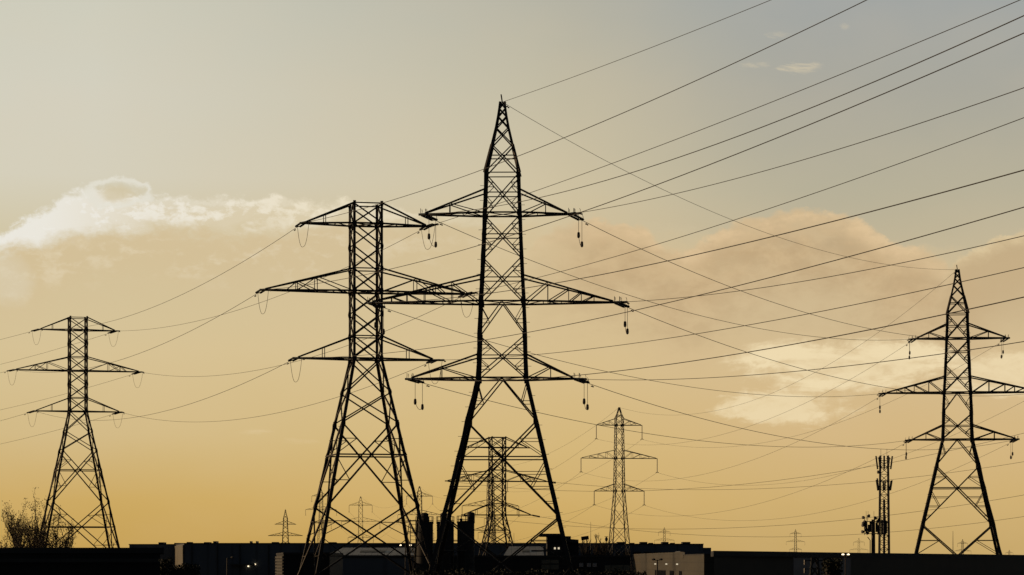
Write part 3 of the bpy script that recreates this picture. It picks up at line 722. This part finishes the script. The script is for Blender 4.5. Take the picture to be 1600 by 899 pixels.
def string_wire(w, label, r, ins0=None, ins1=None, L=2.4, group=None, cat='power line', nseg=48, dampers=True, dbl=True, name='overhead_line'):
    """adds insulators on towers ins = (tower, armkey, tag) and the conductor between"""
    r0 = 0.0; r1 = w.r
    for (ins, which) in ((ins0, 0), (ins1, 1)):
        if not ins: continue
        T, k = ins; rr = L if which == 0 else w.r - L
        e = w.at(rr); base = w.at(0 if which == 0 else w.r)
        if k != 'AP':
            p = T.local(base); q = T.local(e); d = (q - p).normalized(); sd_ = d.cross(Vector((0, 0, 1))).normalized() * 0.24
            pp = p + d * 0.35; qq = q - d * 0.25
            if dbl:
                for s in (-1, 1):
                    mb = MB(); rib_string(mb, pp + sd_ * s, qq + sd_ * s); mb.build('insulator_string', GLASSY, T.arm_o[k])
                MB().bar(pp - sd_ * 1.3, pp + sd_ * 1.3, 0.09).bar(p, pp, 0.08).build('yoke_plate', STEEL, T.arm_o[k])
                MB().bar(qq - sd_ * 1.3, qq + sd_ * 1.3, 0.09).bar(qq, q, 0.08).build('yoke_plate', STEEL, T.arm_o[k])
                hb = MB()
                for s in ((-1, 1) if T.who in ('central pylon', 'right pointed pylon') else ()):   # arcing horns
                    c = qq + sd_ * s; hb.tube([c, c + Vector((0, 0, 0.3)) - d * 0.1, c + Vector((0, 0, 0.42)) - d * 0.4], 0.025, 4)
                    c = pp + sd_ * s; hb.tube([c, c + Vector((0, 0, 0.35)) + d * 0.15, c + Vector((0, 0, 0.55)) + d * 0.1], 0.025, 4)
                if hb.v: hb.build('arcing_horn', STEEL, T.arm_o[k])
            else:
                mb = MB(); rib_string(mb, pp, qq, 0.17, 10, 6); mb.build('insulator_string', GLASSY, T.arm_o[k])
            T.ends.setdefault(k, []).append(q)
            if which == 0: r0 = L - 0.05
            else: r1 = w.r - L + 0.05
    c0 = w.at((r0 + r1) / 2)
    n = nseg; pts = [w.at(lerp(r0, r1, i / n)) - w.at(r0) for i in range(n + 1)]
    o = MB().tube(pts, r, 6).build(name, CABLE, None, w.at(r0)); tag(o, label, cat, group)
    if dampers:
        for (ins, rr) in ((ins0, r0 + 1.3), (ins1, r1 - 1.3)):
            if not ins: continue
            c = w.at(rr) - w.at(r0); dd = (w.at(rr + 0.2) - w.at(rr)).normalized()
            MB().bar(c, c - Vector((0, 0, 0.16)), 0.04).bar(c - Vector((0, 0, .16)) - dd * .22, c - Vector((0, 0, .16)) + dd * .22, .03)\
                .bar(c - Vector((0, 0, .16)) - dd * .26, c - Vector((0, 0, .16)) - dd * .12, .1).bar(c - Vector((0, 0, .16)) + dd * .12, c - Vector((0, 0, .16)) + dd * .26, .1).build('vibration_damper', IRON, o)
    return o
def jumper(T, k, depth, r=0.022, weights=False):
    E_ = T.ends.get(k, [])
    if len(E_) == 1:
        p = E_[0]; t = Vector((T.arms[k][0] + (0.9 if T.arms[k][0] > 0 else -0.9) * 0, 0, T.arms[k][1]))
        q = t + (t - p).normalized() * 0.0 + Vector((1.3 if p.x < t.x else -1.3, 0, -0.05))
    elif len(E_) >= 2: p, q = E_[0], E_[1]
    else: return
    if weights:
        mid_ = (p + q) / 2
        hp = p.copy(); hq = q.copy()
        dd = (hq - hp); dl = dd.length
        lim = 1.1
        if dl > 0: hp2 = mid_ - dd.normalized() * min(dl / 2, lim); hq2 = mid_ + dd.normalized() * min(dl / 2, lim)
        hp2.z = p.z; hq2.z = q.z
        mb = MB()
        for s in (0, 1):
            a, b_ = (p, hp2) if s == 0 else (q, hq2)
        d1_ = depth * 0.88; d2_ = depth * 0.98
        mb.tube([p, p + Vector((0, 0, -d1_))], r, 5).tube([q, q + Vector((0, 0, -d2_))], r, 5)
        A = p + Vector((0, 0, -d1_ - 0.1)); B = q + Vector((0, 0, -d2_ - 0.1))
        pts = [A.lerp(B, i / 10) - Vector((0, 0, 0.42 * 4 * (i / 10) * (1 - i / 10))) for i in range(11)]
        mb.tube(pts, r, 5)
        mb.build('jumper_loop', CABLE, T.arm_o[k])
        for c in (A, B):
            MB().tube([c + Vector((0, 0, z_)) for z_ in (.3, .25, -.05, -.2, -.26)], [.04, .11, .135, .11, .03], 10).build('jumper_weight', IRON, T.arm_o[k])
        return
    pts = []
    for i in range(21):
        t = i / 20; c = p.lerp(q, t); f = 1 - (abs(2 * t - 1)) ** 2.6; c = c - Vector((0, 0, depth * f)); pts.append(c)
    MB().tube(pts, r, 5).build('jumper_loop', CABLE, T.arm_o[k])

SIDE = {'TL': 'upper left', 'TR': 'upper right', 'ML': 'middle left', 'MR': 'middle right', 'BL': 'lower left', 'BR': 'lower right', 'AP': 'peak'}
def lab_off(T, k, where='rising right out of frame'):
    return 'earth wire from peak of %s %s' % (T.who, where) if k == 'AP' else 'power line from %s arm of %s %s' % (SIDE[k], T.who, where)
def lab_span(T, U, k):
    return 'earth wire between peaks of %s and %s' % (T.who, U.who) if k == 'AP' else 'power line between %s arms of %s and %s' % (SIDE[k], T.who, U.who)

# central pylon and big flat-topped pylon: lines running past the camera to the upper right
P1 = {'AP': [(853, 136), (1205, 0)], 'TL': [(764, 328), (830, 311), (1200, 192), (1600, 27)], 'TR': [(1050, 303), (1200, 267), (1600, 137)],
      'ML': [(800, 450), (862, 443), (995, 421), (1200, 376), (1600, 262)], 'MR': [(1083, 464), (1200, 448.5), (1335, 425), (1600, 369)],
      'BL': [(855, 590), (975, 579), (1200, 546), (1600, 464)], 'BR': [(1020, 594), (1200, 584), (1600, 534)]}
P2_ = {'TL': [(545, 331), (603, 315), (757, 264), (813, 244), (1060, 140), (1352, 0)], 'TR': [(753, 319), (819, 302), (955, 259), (1200, 169), (1583, 0)],
       'ML': [(545, 434), (613, 419), (817, 363), (1020, 292), (1200, 223), (1600, 50)], 'MR': [(825, 435), (1000, 390), (1163, 340), (1200, 328), (1600, 183)],
       'BL': [(600, 551), (740, 534), (860, 513), (1093, 463), (1200, 436), (1600, 322)], 'BR': [(825, 555), (988, 536), (1200, 504.5), (1600, 417.5)]}
RC = 0.0245
for k, pts in P1.items():
    w = fit_wire(T1.tip(k), (0.2, -1), pts, 330)
    string_wire(w, lab_off(T1, k), RC if k != 'AP' else 0.02, (T1, k), None, L=3.6, nseg=70, group='lines running from the central pylon over the camera')
for k, pts in P2_.items():
    w = fit_wire(T2.tip(k), (0.26, -1), pts, 360)
    string_wire(w, lab_off(T2, k), RC, (T2, k), None, L=3.4, nseg=70, group='lines running from the large flat topped pylon over the camera')
# central pylon to right pylon
P15 = {'AP': [(1000, 270), (1200, 368), (1320, 403)], 'TL': [(820, 402), (1000, 473), (1200, 514), (1300, 526)], 'TR': [(1002, 410), (1200, 467.5), (1372, 512)],
       'ML': [(738, 529), (830, 556), (1040, 597), (1200, 616)], 'MR': [(1083, 524), (1200, 561), (1320, 592)], 'BL': [(740, 624), (932, 663), (1100, 690), (1250, 698)], 'BR': [(1010, 634), (1200, 678), (1315, 695.6)]}
for k, pts in P15.items():
    w = span(T1.tip(k), T5.tip(k), pts)
    string_wire(w, lab_span(T1, T5, k), 0.026 if k != 'AP' else 0.02, (T1, k), (T5, k), L=3.0, group='lines between the two pointed pylons')
# big flat-topped to far-left pylon
P23 = {'TL': [(335, 435), (270, 468), (167, 503)], 'TR': [(460, 455), (358, 489), (280, 506)], 'ML': [(335, 500), (272, 531), (185, 562)], 'MR': [(602, 517), (460, 566), (372, 584), (310, 588)],
       'BL': [(390, 596), (320, 623), (230, 649)], 'BR': [(605, 592), (526, 620), (420, 648), (310, 661)]}
for k, pts in P23.items():
    w = span(T2.tip(k), T3.tip(k), pts)
    string_wire(w, lab_span(T2, T3, k), 0.024, (T2, k), (T3, k), L=2.6, group='lines between the two big flat topped pylons')
# far-left pylon out of the frame to the left
P3 = {'TL': [(0, 531)], 'TR': [(104, 538), (0, 571)], 'ML': [(-1, 583)], 'MR': [(103, 613), (0, 642)], 'BL': [(0, 658)], 'BR': [(95, 669), (0, 695)]}
for k, pts in P3.items():
    w = fit_wire(T3.tip(k), (-0.62, 1), pts, 190, 0.00028)
    string_wire(w, lab_off(T3, k, 'leaving the left edge'), 0.024, (T3, k), None, L=3.2, group='lines leaving the left edge')
# right pylon to slim suspension pylon
P54 = {'AP': [(1370, 522), (1265, 583), (1100, 648)], 'TL': [(1311, 600), (1157, 670), (1025, 698)], 'TR': [(1475, 582), (1225, 686), (1110, 701)], 'ML': [(1300, 662), (1225, 699), (1100, 742)],
       'MR': [(1330, 735), (1175, 759), (1100, 755)], 'BL': [(1262, 761), (1200, 783), (1060, 808)], 'BR': [(1440, 753), (1300, 797), (1180, 814)]}
for k, pts in P54.items():
    w = span(T5.tip(k), T4.tip(k), pts)
    string_wire(w, lab_span(T5, T4, k), 0.020, (T5, k), None, L=2.6, group='thin lines between right pylon and slim pylon', dampers=True)
# small flat-topped pylon: lines leaving to the right
P6 = {'ML': [(760, 759), (867, 769), (1010, 768), (1100, 763), (1200, 751), (1338, 730), (1600, 679)], 'MR': [(940, 760), (1100, 766), (1200, 764), (1300, 757), (1600, 722)],
      'BL': [(800, 817), (950, 828), (1040, 829), (1200, 821), (1340, 805), (1600, 777)], 'BR': [(905, 820), (1010, 831), (1200, 839), (1340, 834), (1600, 808)]}
for k, pts in P6.items():
    w = fit_wire(T6.tip(k), (0.75, -1), pts, 420)
    string_wire(w, lab_off(T6, k, 'leaving the right edge'), 0.03, (T6, k), None, L=3.0, dbl=False, dampers=False, group='low lines from the small pylon to the right edge')
for T, dp in ((T2, 2.35), (T3, 2.5)):
    for k in list(T.ends): jumper(T, k, dp)
for T in (T1, T5):
    for k in list(T.ends): jumper(T, k, 2.2, weights=True)

# distant pylons: copies of the slim one, each with its own place and size
far = {}
def far_c(key, px, tip_y, ratio, label, rot=0.0, rz=0.0):
    Y = 652 / ratio; o = copy_tree(T4.o); s = K * Y; zt_ = EYE + (HZ - tip_y) * s
    o.location = (xy(px, Y)[0], Y, zt_ - 41.9); o.rotation_euler = (0, 0, R(rz)); o['label'] = label; o['group'] = 'distant pylons on the horizon'
    class F: pass
    f = Tower.__new__(Tower); f.o = o; f.loc = Vector(o.location); f.rot = R(rz); f.arms = T4.arms; f.arm_o = {}; f.ends = {}; f.who = 'pylon'
    far[key] = f; return f
far_c('11', 766.5, 731, .75, 'thin pylon hidden mostly behind the small flat topped pylon', rz=16)
far_c('10', 655.5, 760, .56, 'thin distant pylon whose peak shows just above the left silo', rz=10)
far_c('8', 563.5, 776, .49, 'thin distant pylon seen between the legs of the large flat topped pylon', rz=4)
far_c('9', 501.7, 764, .41, 'thin distant pylon behind the left leg of the large flat topped pylon', rz=20)
far_c('12', 771, 799, .42, 'faint thin pylon behind the base of the small flat topped pylon', rz=22)
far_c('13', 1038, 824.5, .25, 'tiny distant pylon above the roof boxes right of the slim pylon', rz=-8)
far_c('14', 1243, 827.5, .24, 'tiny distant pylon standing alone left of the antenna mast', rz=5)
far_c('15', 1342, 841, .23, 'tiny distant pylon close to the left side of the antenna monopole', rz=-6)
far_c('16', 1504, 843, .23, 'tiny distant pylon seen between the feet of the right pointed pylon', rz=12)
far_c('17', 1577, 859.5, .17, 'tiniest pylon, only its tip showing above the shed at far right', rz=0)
T7 = type_a(446, 2020, 25.0, 6, 'small distant pointed pylon with splayed body left of the large flat topped pylon', 'tiny pointed pylon', (7.3, 7.3, 12.0, 12.0, 8.4, 8.4), leg_t=0.5, br_t=0.2, detail=False)
T7.o.location.z = -7.0
for k in ('AP', 'TL', 'TR', 'ML', 'MR', 'BL', 'BR'):
    w = span(T4.tip(k), far['11'].tip(k), sag=3.5)
    string_wire(w, lab_span(T4, far['11'], k).replace('and pylon', 'and half hidden pylon'), 0.022, None, None, group='faint lines left of the slim pylon', dampers=False, nseg=30)
for a, b, who in (('11', '10', 'the thin pylons either side of the silos'), ('10', '8', 'the thin pylons left of the silos')):
    for k in ('AP', 'TL', 'TR', 'ML', 'MR', 'BL', 'BR'):
        w = span(far[a].tip(k), far[b].tip(k), sag=7.0)
        lb = ('faint earth wire between peaks of ' if k == 'AP' else 'faint line between %s arms of ' % SIDE[k]) + who
        string_wire(w, lb, 0.024, None, None, group='faint distant lines', dampers=False, nseg=24)

# ------------------------------------------------------------------ telecom masts
MY = 520; ms = K * MY
tm = empty('telecom_mast', (xy(1381.5, MY)[0], MY, 0)); tag(tm, 'square lattice antenna mast with panel antennas left of the right pylon', 'antenna mast')
hw0, hw1 = 8.2 * ms, 6.0 * ms; ztop = EYE + (HZ - 712) * ms
lm = MB(); rb = MB()
def mw(z): return lerp(hw0, hw1, z / ztop)
for sx in (-1, 1):
    for sy in (-1, 1): MB().bar((sx * hw0, sy * hw0, 0), (sx * hw1, sy * hw1, ztop), 0.2).build('leg', IRON, tm)
z_ = 0.0; i = 0
while z_ < ztop - 1.2:
    z1 = z_ + 1.25
    for k in range(4):
        s = 1 if i % 2 else -1
        rb.bar(face_pts(k, mw(z_), z_, -s), face_pts(k, mw(z1), z1, s), 0.1).bar(face_pts(k, mw(z1), z1, -1), face_pts(k, mw(z1), z1, 1), 0.07)
    z_ = z1; i += 1
rb.build('bracing', IRON, tm)
MB().tube([(0, 0.1, 0), (0, 0.1, ztop - 8)], 0.22, 8).build('cable_riser', IRON, tm)
for (a0, zc, h, rr, n) in ((0.2, EYE + (HZ - 723) * ms, 2.4, 1.25, 10), (0.5, EYE + (HZ - 758) * ms, 2.0, 1.25, 6)):
    hb = MB()
    for k in range(n):
        a = a0 + 2 * math.pi * k / n; c = Vector((math.cos(a), math.sin(a), 0)); t = Vector((-c.y, c.x, 0))
        p = c * rr
        q = MB(); q.bar(p + Vector((0, 0, zc - h / 2)), p + c * 0.3 + Vector((0, 0, zc + h / 2 + random.uniform(-.3, .3))), 0.26, 0.18); q.build('panel_antenna', IRON, tm)
        for z2 in (zc - 0.7, zc + 0.7): hb.bar(c * mw(zc) * 0.9 + Vector((0, 0, z2)), p + Vector((0, 0, z2)), 0.08)
    hb.build('antenna_bracket', IRON, tm)
def dish(p, d, r, parent):
    d = Vector(d).normalized(); MB().tube([Vector(p), Vector(p) + d * 0.15, Vector(p) + d * 0.4], [0.1, r, r * 1.02], 14).build('dish_antenna', IRON, parent)
dish((-0.9, -0.5, EYE + (HZ - 738) * ms), (-1, -0.3, 0), 0.3, tm)
for x in (-0.6, 0.5): MB().bar((x, 0, ztop - 0.5), (x, 0, ztop + 1.2), 0.05).build('whip_antenna', IRON, tm)
NY = 440; ns = K * NY
mp = empty('telecom_monopole', (xy(1364.5, NY)[0], NY, 0)); tag(mp, 'shorter dark monopole crowded with small dishes left of the lattice mast', 'antenna mast')
zt2 = EYE + (HZ - 812) * ns
MB().tube([(0, 0, 0), (0, 0, zt2)], [0.36, 0.28], 12).build('pole', IRON, mp)
MB().tube([(-0.5, -.1, 0), (-0.5, -.1, zt2 - 3.2), (-0.9, -.1, zt2 - 2.7)], 0.07, 6).build('cable_duct', IRON, mp)
fr = MB()
for zc in (zt2 - 0.3, zt2 - 2.2):
    fr.bar((-1.4, 0, zc), (2.0, 0, zc), 0.12).bar((0, -1.2, zc), (0, 1.2, zc), 0.12).bar((-1.3, 0, zc), (0, 1.2, zc), .07).bar((1.3, 0, zc), (0, -1.2, zc), .07)
for x in (-1.35, -0.95, 0.7, 1.3, 1.9): fr.bar((x, 0, zt2 - 2.4), (x, 0, zt2 + random.uniform(.1, .7)), 0.08)
fr.build('antenna_frame', IRON, mp)
for x, z2 in ((-1.4, -0.9), (-1.15, -0.4), (-1.2, -1.6), (-0.6, -0.5), (0.9, -0.3), (-0.7, -2.1), (0.7, 0.0), (-1.35, 0.3), (-1.35, -0.6), (-1.45, -1.9), (-0.95, 0.55), (0.5, 0.25), (0.55, 0.2), (-1.0, -1.3)):
    dish((x, -0.2, zt2 + z2), (random.choice((-1, 1)), -0.4, 0), 0.24, mp)
for x, z2, h in ((-1.1, -1.2, 1.8), (-0.75, -1.4, 1.2), (-0.45, -1.1, 1.7), (0.45, -1.2, 1.5), (1.3, -1.2, 2.3), (1.7, -1.1, 2.3), (1.95, -1.2, 1.9), (-1.3, -1.0, 1.7), (0.75, -1.5, 1.3)):
    MB().box(x - .14, x + .14, -.45, -.2, zt2 + z2 - h / 2, zt2 + z2 + h / 2).build('panel_antenna', IRON, mp)
for x in (-1.1, -0.8, 0.1): MB().bar((x, 0, zt2), (x, 0, zt2 + 1.3), 0.04).build('whip_antenna', IRON, mp)
def pole(px, top, Y, label, r=0.1, cat='mast', name='thin_mast'):
    p = W(px, top, Y); o = MB().tube([(0, 0, 0), (0, 0, p.z * .6), (0, 0, p.z)], [r, r * .8, r * .4], 6).build(name, IRON, None, (p.x, Y, 0)); tag(o, label, cat); return o
pole(1489, 830, 900, 'hair thin bare mast between the feet of the right pointed pylon', 0.14)
pole(923, 816, 560, 'hair thin bare mast beside the twiggy shrubs left of the slim pylon', 0.07)
pole(803, 833, 900, 'short thin post below the arm of the small flat topped pylon', 0.1)

# ------------------------------------------------------------------ lamps and small yard things
def lamp_post(px, py, Y, label, heads, lit=True, arm=0.5, hs=1.0):
    p = W(px, py, Y); rt = empty('street_lamp', (p.x, Y, 0)); tag(rt, label, 'street lamp')
    MB().tube([(0, 0, 0), (0, 0, p.z)], [0.10 * min(1, hs), 0.07 * min(1, hs)], 8).build('pole', IRON, rt)
    for h in heads:
        MB().bar((0, 0, p.z - 0.06), (h * arm, 0, p.z), 0.07).build('bracket', IRON, rt)
        MB().tube([(h * arm - .17 * hs, -.05, p.z + .03 * hs), (h * arm, -.1, p.z + .06 * hs), (h * arm + .17 * hs, -.05, p.z + .03 * hs)], [.06 * hs, .13 * hs, .06 * hs], 10).build('lamp_head', LITWARM if lit else IRON, rt)
    return rt
lamp_post(1321, 867, 90, 'twin headed lit floodlight pole in front of the opening in the black shed', (-1, 1), True, 0.085, 0.22)
lamp_post(633.5, 852.5, 310, 'pair of bright floodlights on a pole beside the left silo', (-1, 1), True, 0.55, 0.7)
lamp_post(355, 872, 300, 'unlit street lamp against the wide blue grey warehouse', (0.9,), False, 0.6)
lamp_post(1027, 875, 300, 'unlit lamp post standing before the sunlit tan wall', (-0.8, .8), False, 0.5)
# sign box on poles, round beacon
sb = empty('sign_box', (xy(914, 380)[0], 380, 0)); tag(sb, 'tilted dark box raised on twin poles among the twiggy shrubs', 'sign')
zb_ = zz(841, 380); mb = MB().box(-0.5, 0.5, -.25, .25, -0.25, 0.25)
o = mb.build('box', BLACKCLAD, sb); o.location = (0, 0, zb_); o.rotation_euler = (0, R(-8), 0)
for x in (-0.3, 0.25): MB().bar((x, 0, 0), (x, 0, zb_ - 0.18), 0.12).build('pole', IRON, sb)
rb_ = empty('warning_beacon', (xy(947.5, 380)[0], 380, 0)); tag(rb_, 'rounded dark beacon on a post just left of the slim pylon base', 'beacon')
zb_ = zz(842.5, 380)
MB().tube([(0, 0, zb_ - .35), (0, 0, zb_ - .2), (0, 0, zb_), (0, 0, zb_ + .2), (0, 0, zb_ + .3)], [.06, .17, .22, .13, .03], 12).build('lamp_body', IRON, rb_)
MB().bar((-0.25, 0, zb_ + .32), (.25, 0, zb_ + .32), .06).build('cap', IRON, rb_)
MB().bar((0, 0, 0), (0, 0, zb_ - .3), .08).build('pole', IRON, rb_)

# ------------------------------------------------------------------ trees
def tree(px, Y, top, spread, label, leaves=1500, leaf=0.07, stems=3, cat='tree', grp=None, name='bare_tree', leafm=None, seed=1, low=0.15, up=0.8, tk=1.0):
    rnd = random.Random(seed); p = W(px, top, Y); H = p.z; rt = empty(name, (p.x, Y, 0)); tag(rt, label, cat, grp)
    trunk = MB(); br = MB(); lf = MB(); tips = []
    def limb(mb, a, d, L, r, depth):
        pts = [a]; n = 5; dd = d.normalized()
        for i in range(n):
            dd = (dd + Vector((rnd.gauss(0, .13), rnd.gauss(0, .13), rnd.gauss(0.05, .08) + 0.05))).normalized(); pts.append(pts[-1] + dd * L / n)
        r2 = r * tk; mb.tube(pts, [lerp(r2, r2 * 0.3, i / n) for i in range(n + 1)], 5 if r > .03 else 3, False)
        if depth == 0:
            tips.extend(pts[1:]); return
        kids = {3: 20, 2: 7, 1: 6}[depth]
        for k in range(kids):
            t = rnd.uniform(0.25 if depth < 3 else 0.18, 1.0); q = pts[0].lerp(pts[-1], t); idx = min(n - 1, int(t * n)); q = pts[idx].lerp(pts[idx + 1], t * n - idx)
            a_ = rnd.uniform(0, 2 * math.pi); s = Vector((math.cos(a_) * .6, math.sin(a_) * .6, rnd.uniform(up * .4, up * 1.5)))
            limb(br, q, (dd * 0.6 + s).normalized(), L * rnd.uniform(.22, .42) * (1.1 - t * .4), max(r * .36, .006), depth - 1)
    for i in range(stems):
        a_ = 2 * math.pi * i / stems + rnd.uniform(0, 1); o_ = Vector((math.cos(a_), math.sin(a_), 0))
        limb(trunk, o_ * 0.12 * spread, Vector((o_.x * .12 * spread / 2, o_.y * .12 * spread / 2, 1)), H * rnd.uniform(.62, .80), .085, 3)
    trunk.build('trunk', BARK, rt); br.build('branch', BARK, rt)
    if leaves:
        for _ in range(leaves):
            c = rnd.choice(tips) + Vector((rnd.gauss(0, .12), rnd.gauss(0, .12), rnd.gauss(0, .12))); a = Vector((rnd.gauss(0, 1), rnd.gauss(0, 1), rnd.gauss(0, 1))).normalized()
            b = a.cross(Vector((rnd.gauss(0, 1), rnd.gauss(0, 1), rnd.gauss(0, 1)))).normalized(); i = len(lf.v); s = leaf * rnd.uniform(.6, 1.3)
            lf.v += [c, c + a * s * .5 + b * s * .35, c + a * s, c + a * s * .5 - b * s * .35]; lf.f.append((i, i+1, i+2, i+3))
        lf.build('foliage', leafm or LEAF, rt)
    return rt
G1 = 'thin leaved trees behind the left shed'
tree(-4, 178, 822, 1.8, 'lowest thin tree, cut by the left edge of the frame', 4500, .09, 6, grp=G1, seed=3)
tree(13, 183, 800, 1.6, 'medium thin tree just inside the left edge of the frame', 4500, .085, 5, grp=G1, seed=4)
tree(27, 180, 764, 1.8, 'tall slim tree with wispy top, leftmost of the tall ones', 8000, .085, 5, grp=G1, seed=5)
tree(57, 186, 768, 2.0, 'densest tall tree, crossing the left leg of the far left pylon', 13000, .09, 7, grp=G1, seed=8)
tree(76, 190, 792, 2.0, 'thin tree standing inside the left legs of the far left pylon', 4000, .075, 5, grp=G1, seed=11)
tree(94, 188, 808, 2.2, 'thin low tree spreading right under the middle of the far left pylon', 3500, .07, 5, grp=G1, seed=12)
tree(104, 176, 834, 1.0, 'lowest twiggy tree beneath the right half of the far left pylon', 2000, .06, 5, grp=G1, seed=13)
G2 = 'leafless shrubs on the skyline'
tree(901, 420, 836, 2.5, 'leafless shrub at the left of the raised sign box', 200, .14, 6, 'shrub', G2, 'bare_shrub', seed=21, tk=3.0)
tree(917, 424, 830, 2.5, 'leafless shrub right behind the raised sign box', 200, .14, 6, 'shrub', G2, 'bare_shrub', seed=22, tk=3.0)
tree(934, 420, 833, 2.5, 'leafless shrub left of the round beacon', 200, .14, 6, 'shrub', G2, 'bare_shrub', seed=23, tk=3.0)
# clipped dark hedges and bushes low in front of the warehouse
def hedge(x0, x1, Y, top, label, seed, n=5000):
    rnd = random.Random(seed); a = xy(x0, Y)[0]; b = xy(x1, Y)[0]; H = zz(top, Y); rt = empty('hedge', ((a + b) / 2, Y, 0)); tag(rt, label, 'hedge')
    hw = (b - a) / 2
    MB().box(-hw + .2, hw - .2, -.7, .7, 0, H - .3).build('inner_twigs', BARK, rt)
    m_b = MB()
    for _ in range(n):
        x = rnd.uniform(-hw, hw); y = rnd.uniform(-1, 1); z = H * rnd.uniform(.45, 1) + .12 * math.sin(x * 2.1) + rnd.gauss(0, .05)
        c = Vector((x, y, z)); u = Vector((rnd.gauss(0, 1), rnd.gauss(0, 1), rnd.gauss(0, 1))).normalized(); v = u.cross(Vector((rnd.gauss(0, 1), rnd.gauss(0, 1), rnd.gauss(0, 1)))).normalized()
        i = len(m_b.v); s = .2; m_b.v += [c, c + u * s * .5 + v * s * .35, c + u * s, c + u * s * .5 - v * s * .35]; m_b.f.append((i, i+1, i+2, i+3))
    m_b.build('foliage', HEDGE, rt)
hedge(248, 312, 240, 884, 'dark hedge below the sunlit end wall of the warehouse', 1)
hedge(1286, 1314, 200, 873, 'dark rounded evergreen shrub before the pale grey wall in the shed opening', 9, 2500)
hedge(250, 268, 236, 875, 'rounded dark bush at the corner of the left black shed', 2, 2500)
hedge(640, 1010, 215, 893, 'long dark hedge along the bottom edge under the central pylon', 3, 14000)
# small lattice mast seen in front of the pale wall
sm_ = empty('lattice_mast', (xy(1273, 205)[0], 205, 0)); tag(sm_, 'short black lattice mast with side brackets in front of the pale grey wall', 'mast')
zt3 = zz(868, 205); q = MB()
for sx in (-1, 1):
    for sy in (-1, 1): MB().bar((sx * .8, sy * .8, 0), (sx * .18, sy * .18, zt3), .12).build('leg', IRON, sm_)
n_ = 9
for i in range(n_):
    z0 = zt3 * i / n_; z1 = zt3 * (i + 1) / n_
    for k in range(4): q.bar(face_pts(k, lerp(.8, .18, z0 / zt3), z0, -1), face_pts(k, lerp(.8, .18, z1 / zt3), z1, 1), .06).bar(face_pts(k, lerp(.8, .18, z0 / zt3), z0, 1), face_pts(k, lerp(.8, .18, z1 / zt3), z1, -1), .06)
q.build('bracing', IRON, sm_)
for s in (-1, 1):
    for z2 in (zt3 - .35, zt3 - .95):
        MB().bar((0, 0, z2), (s * .75, 0, z2 - .05), .07).build('bracket', IRON, sm_)
        MB().tube([(s * .72, 0, z2 - .32), (s * .72, 0, z2 + .02)], .06, 6).build('insulator', GLASSY, sm_)
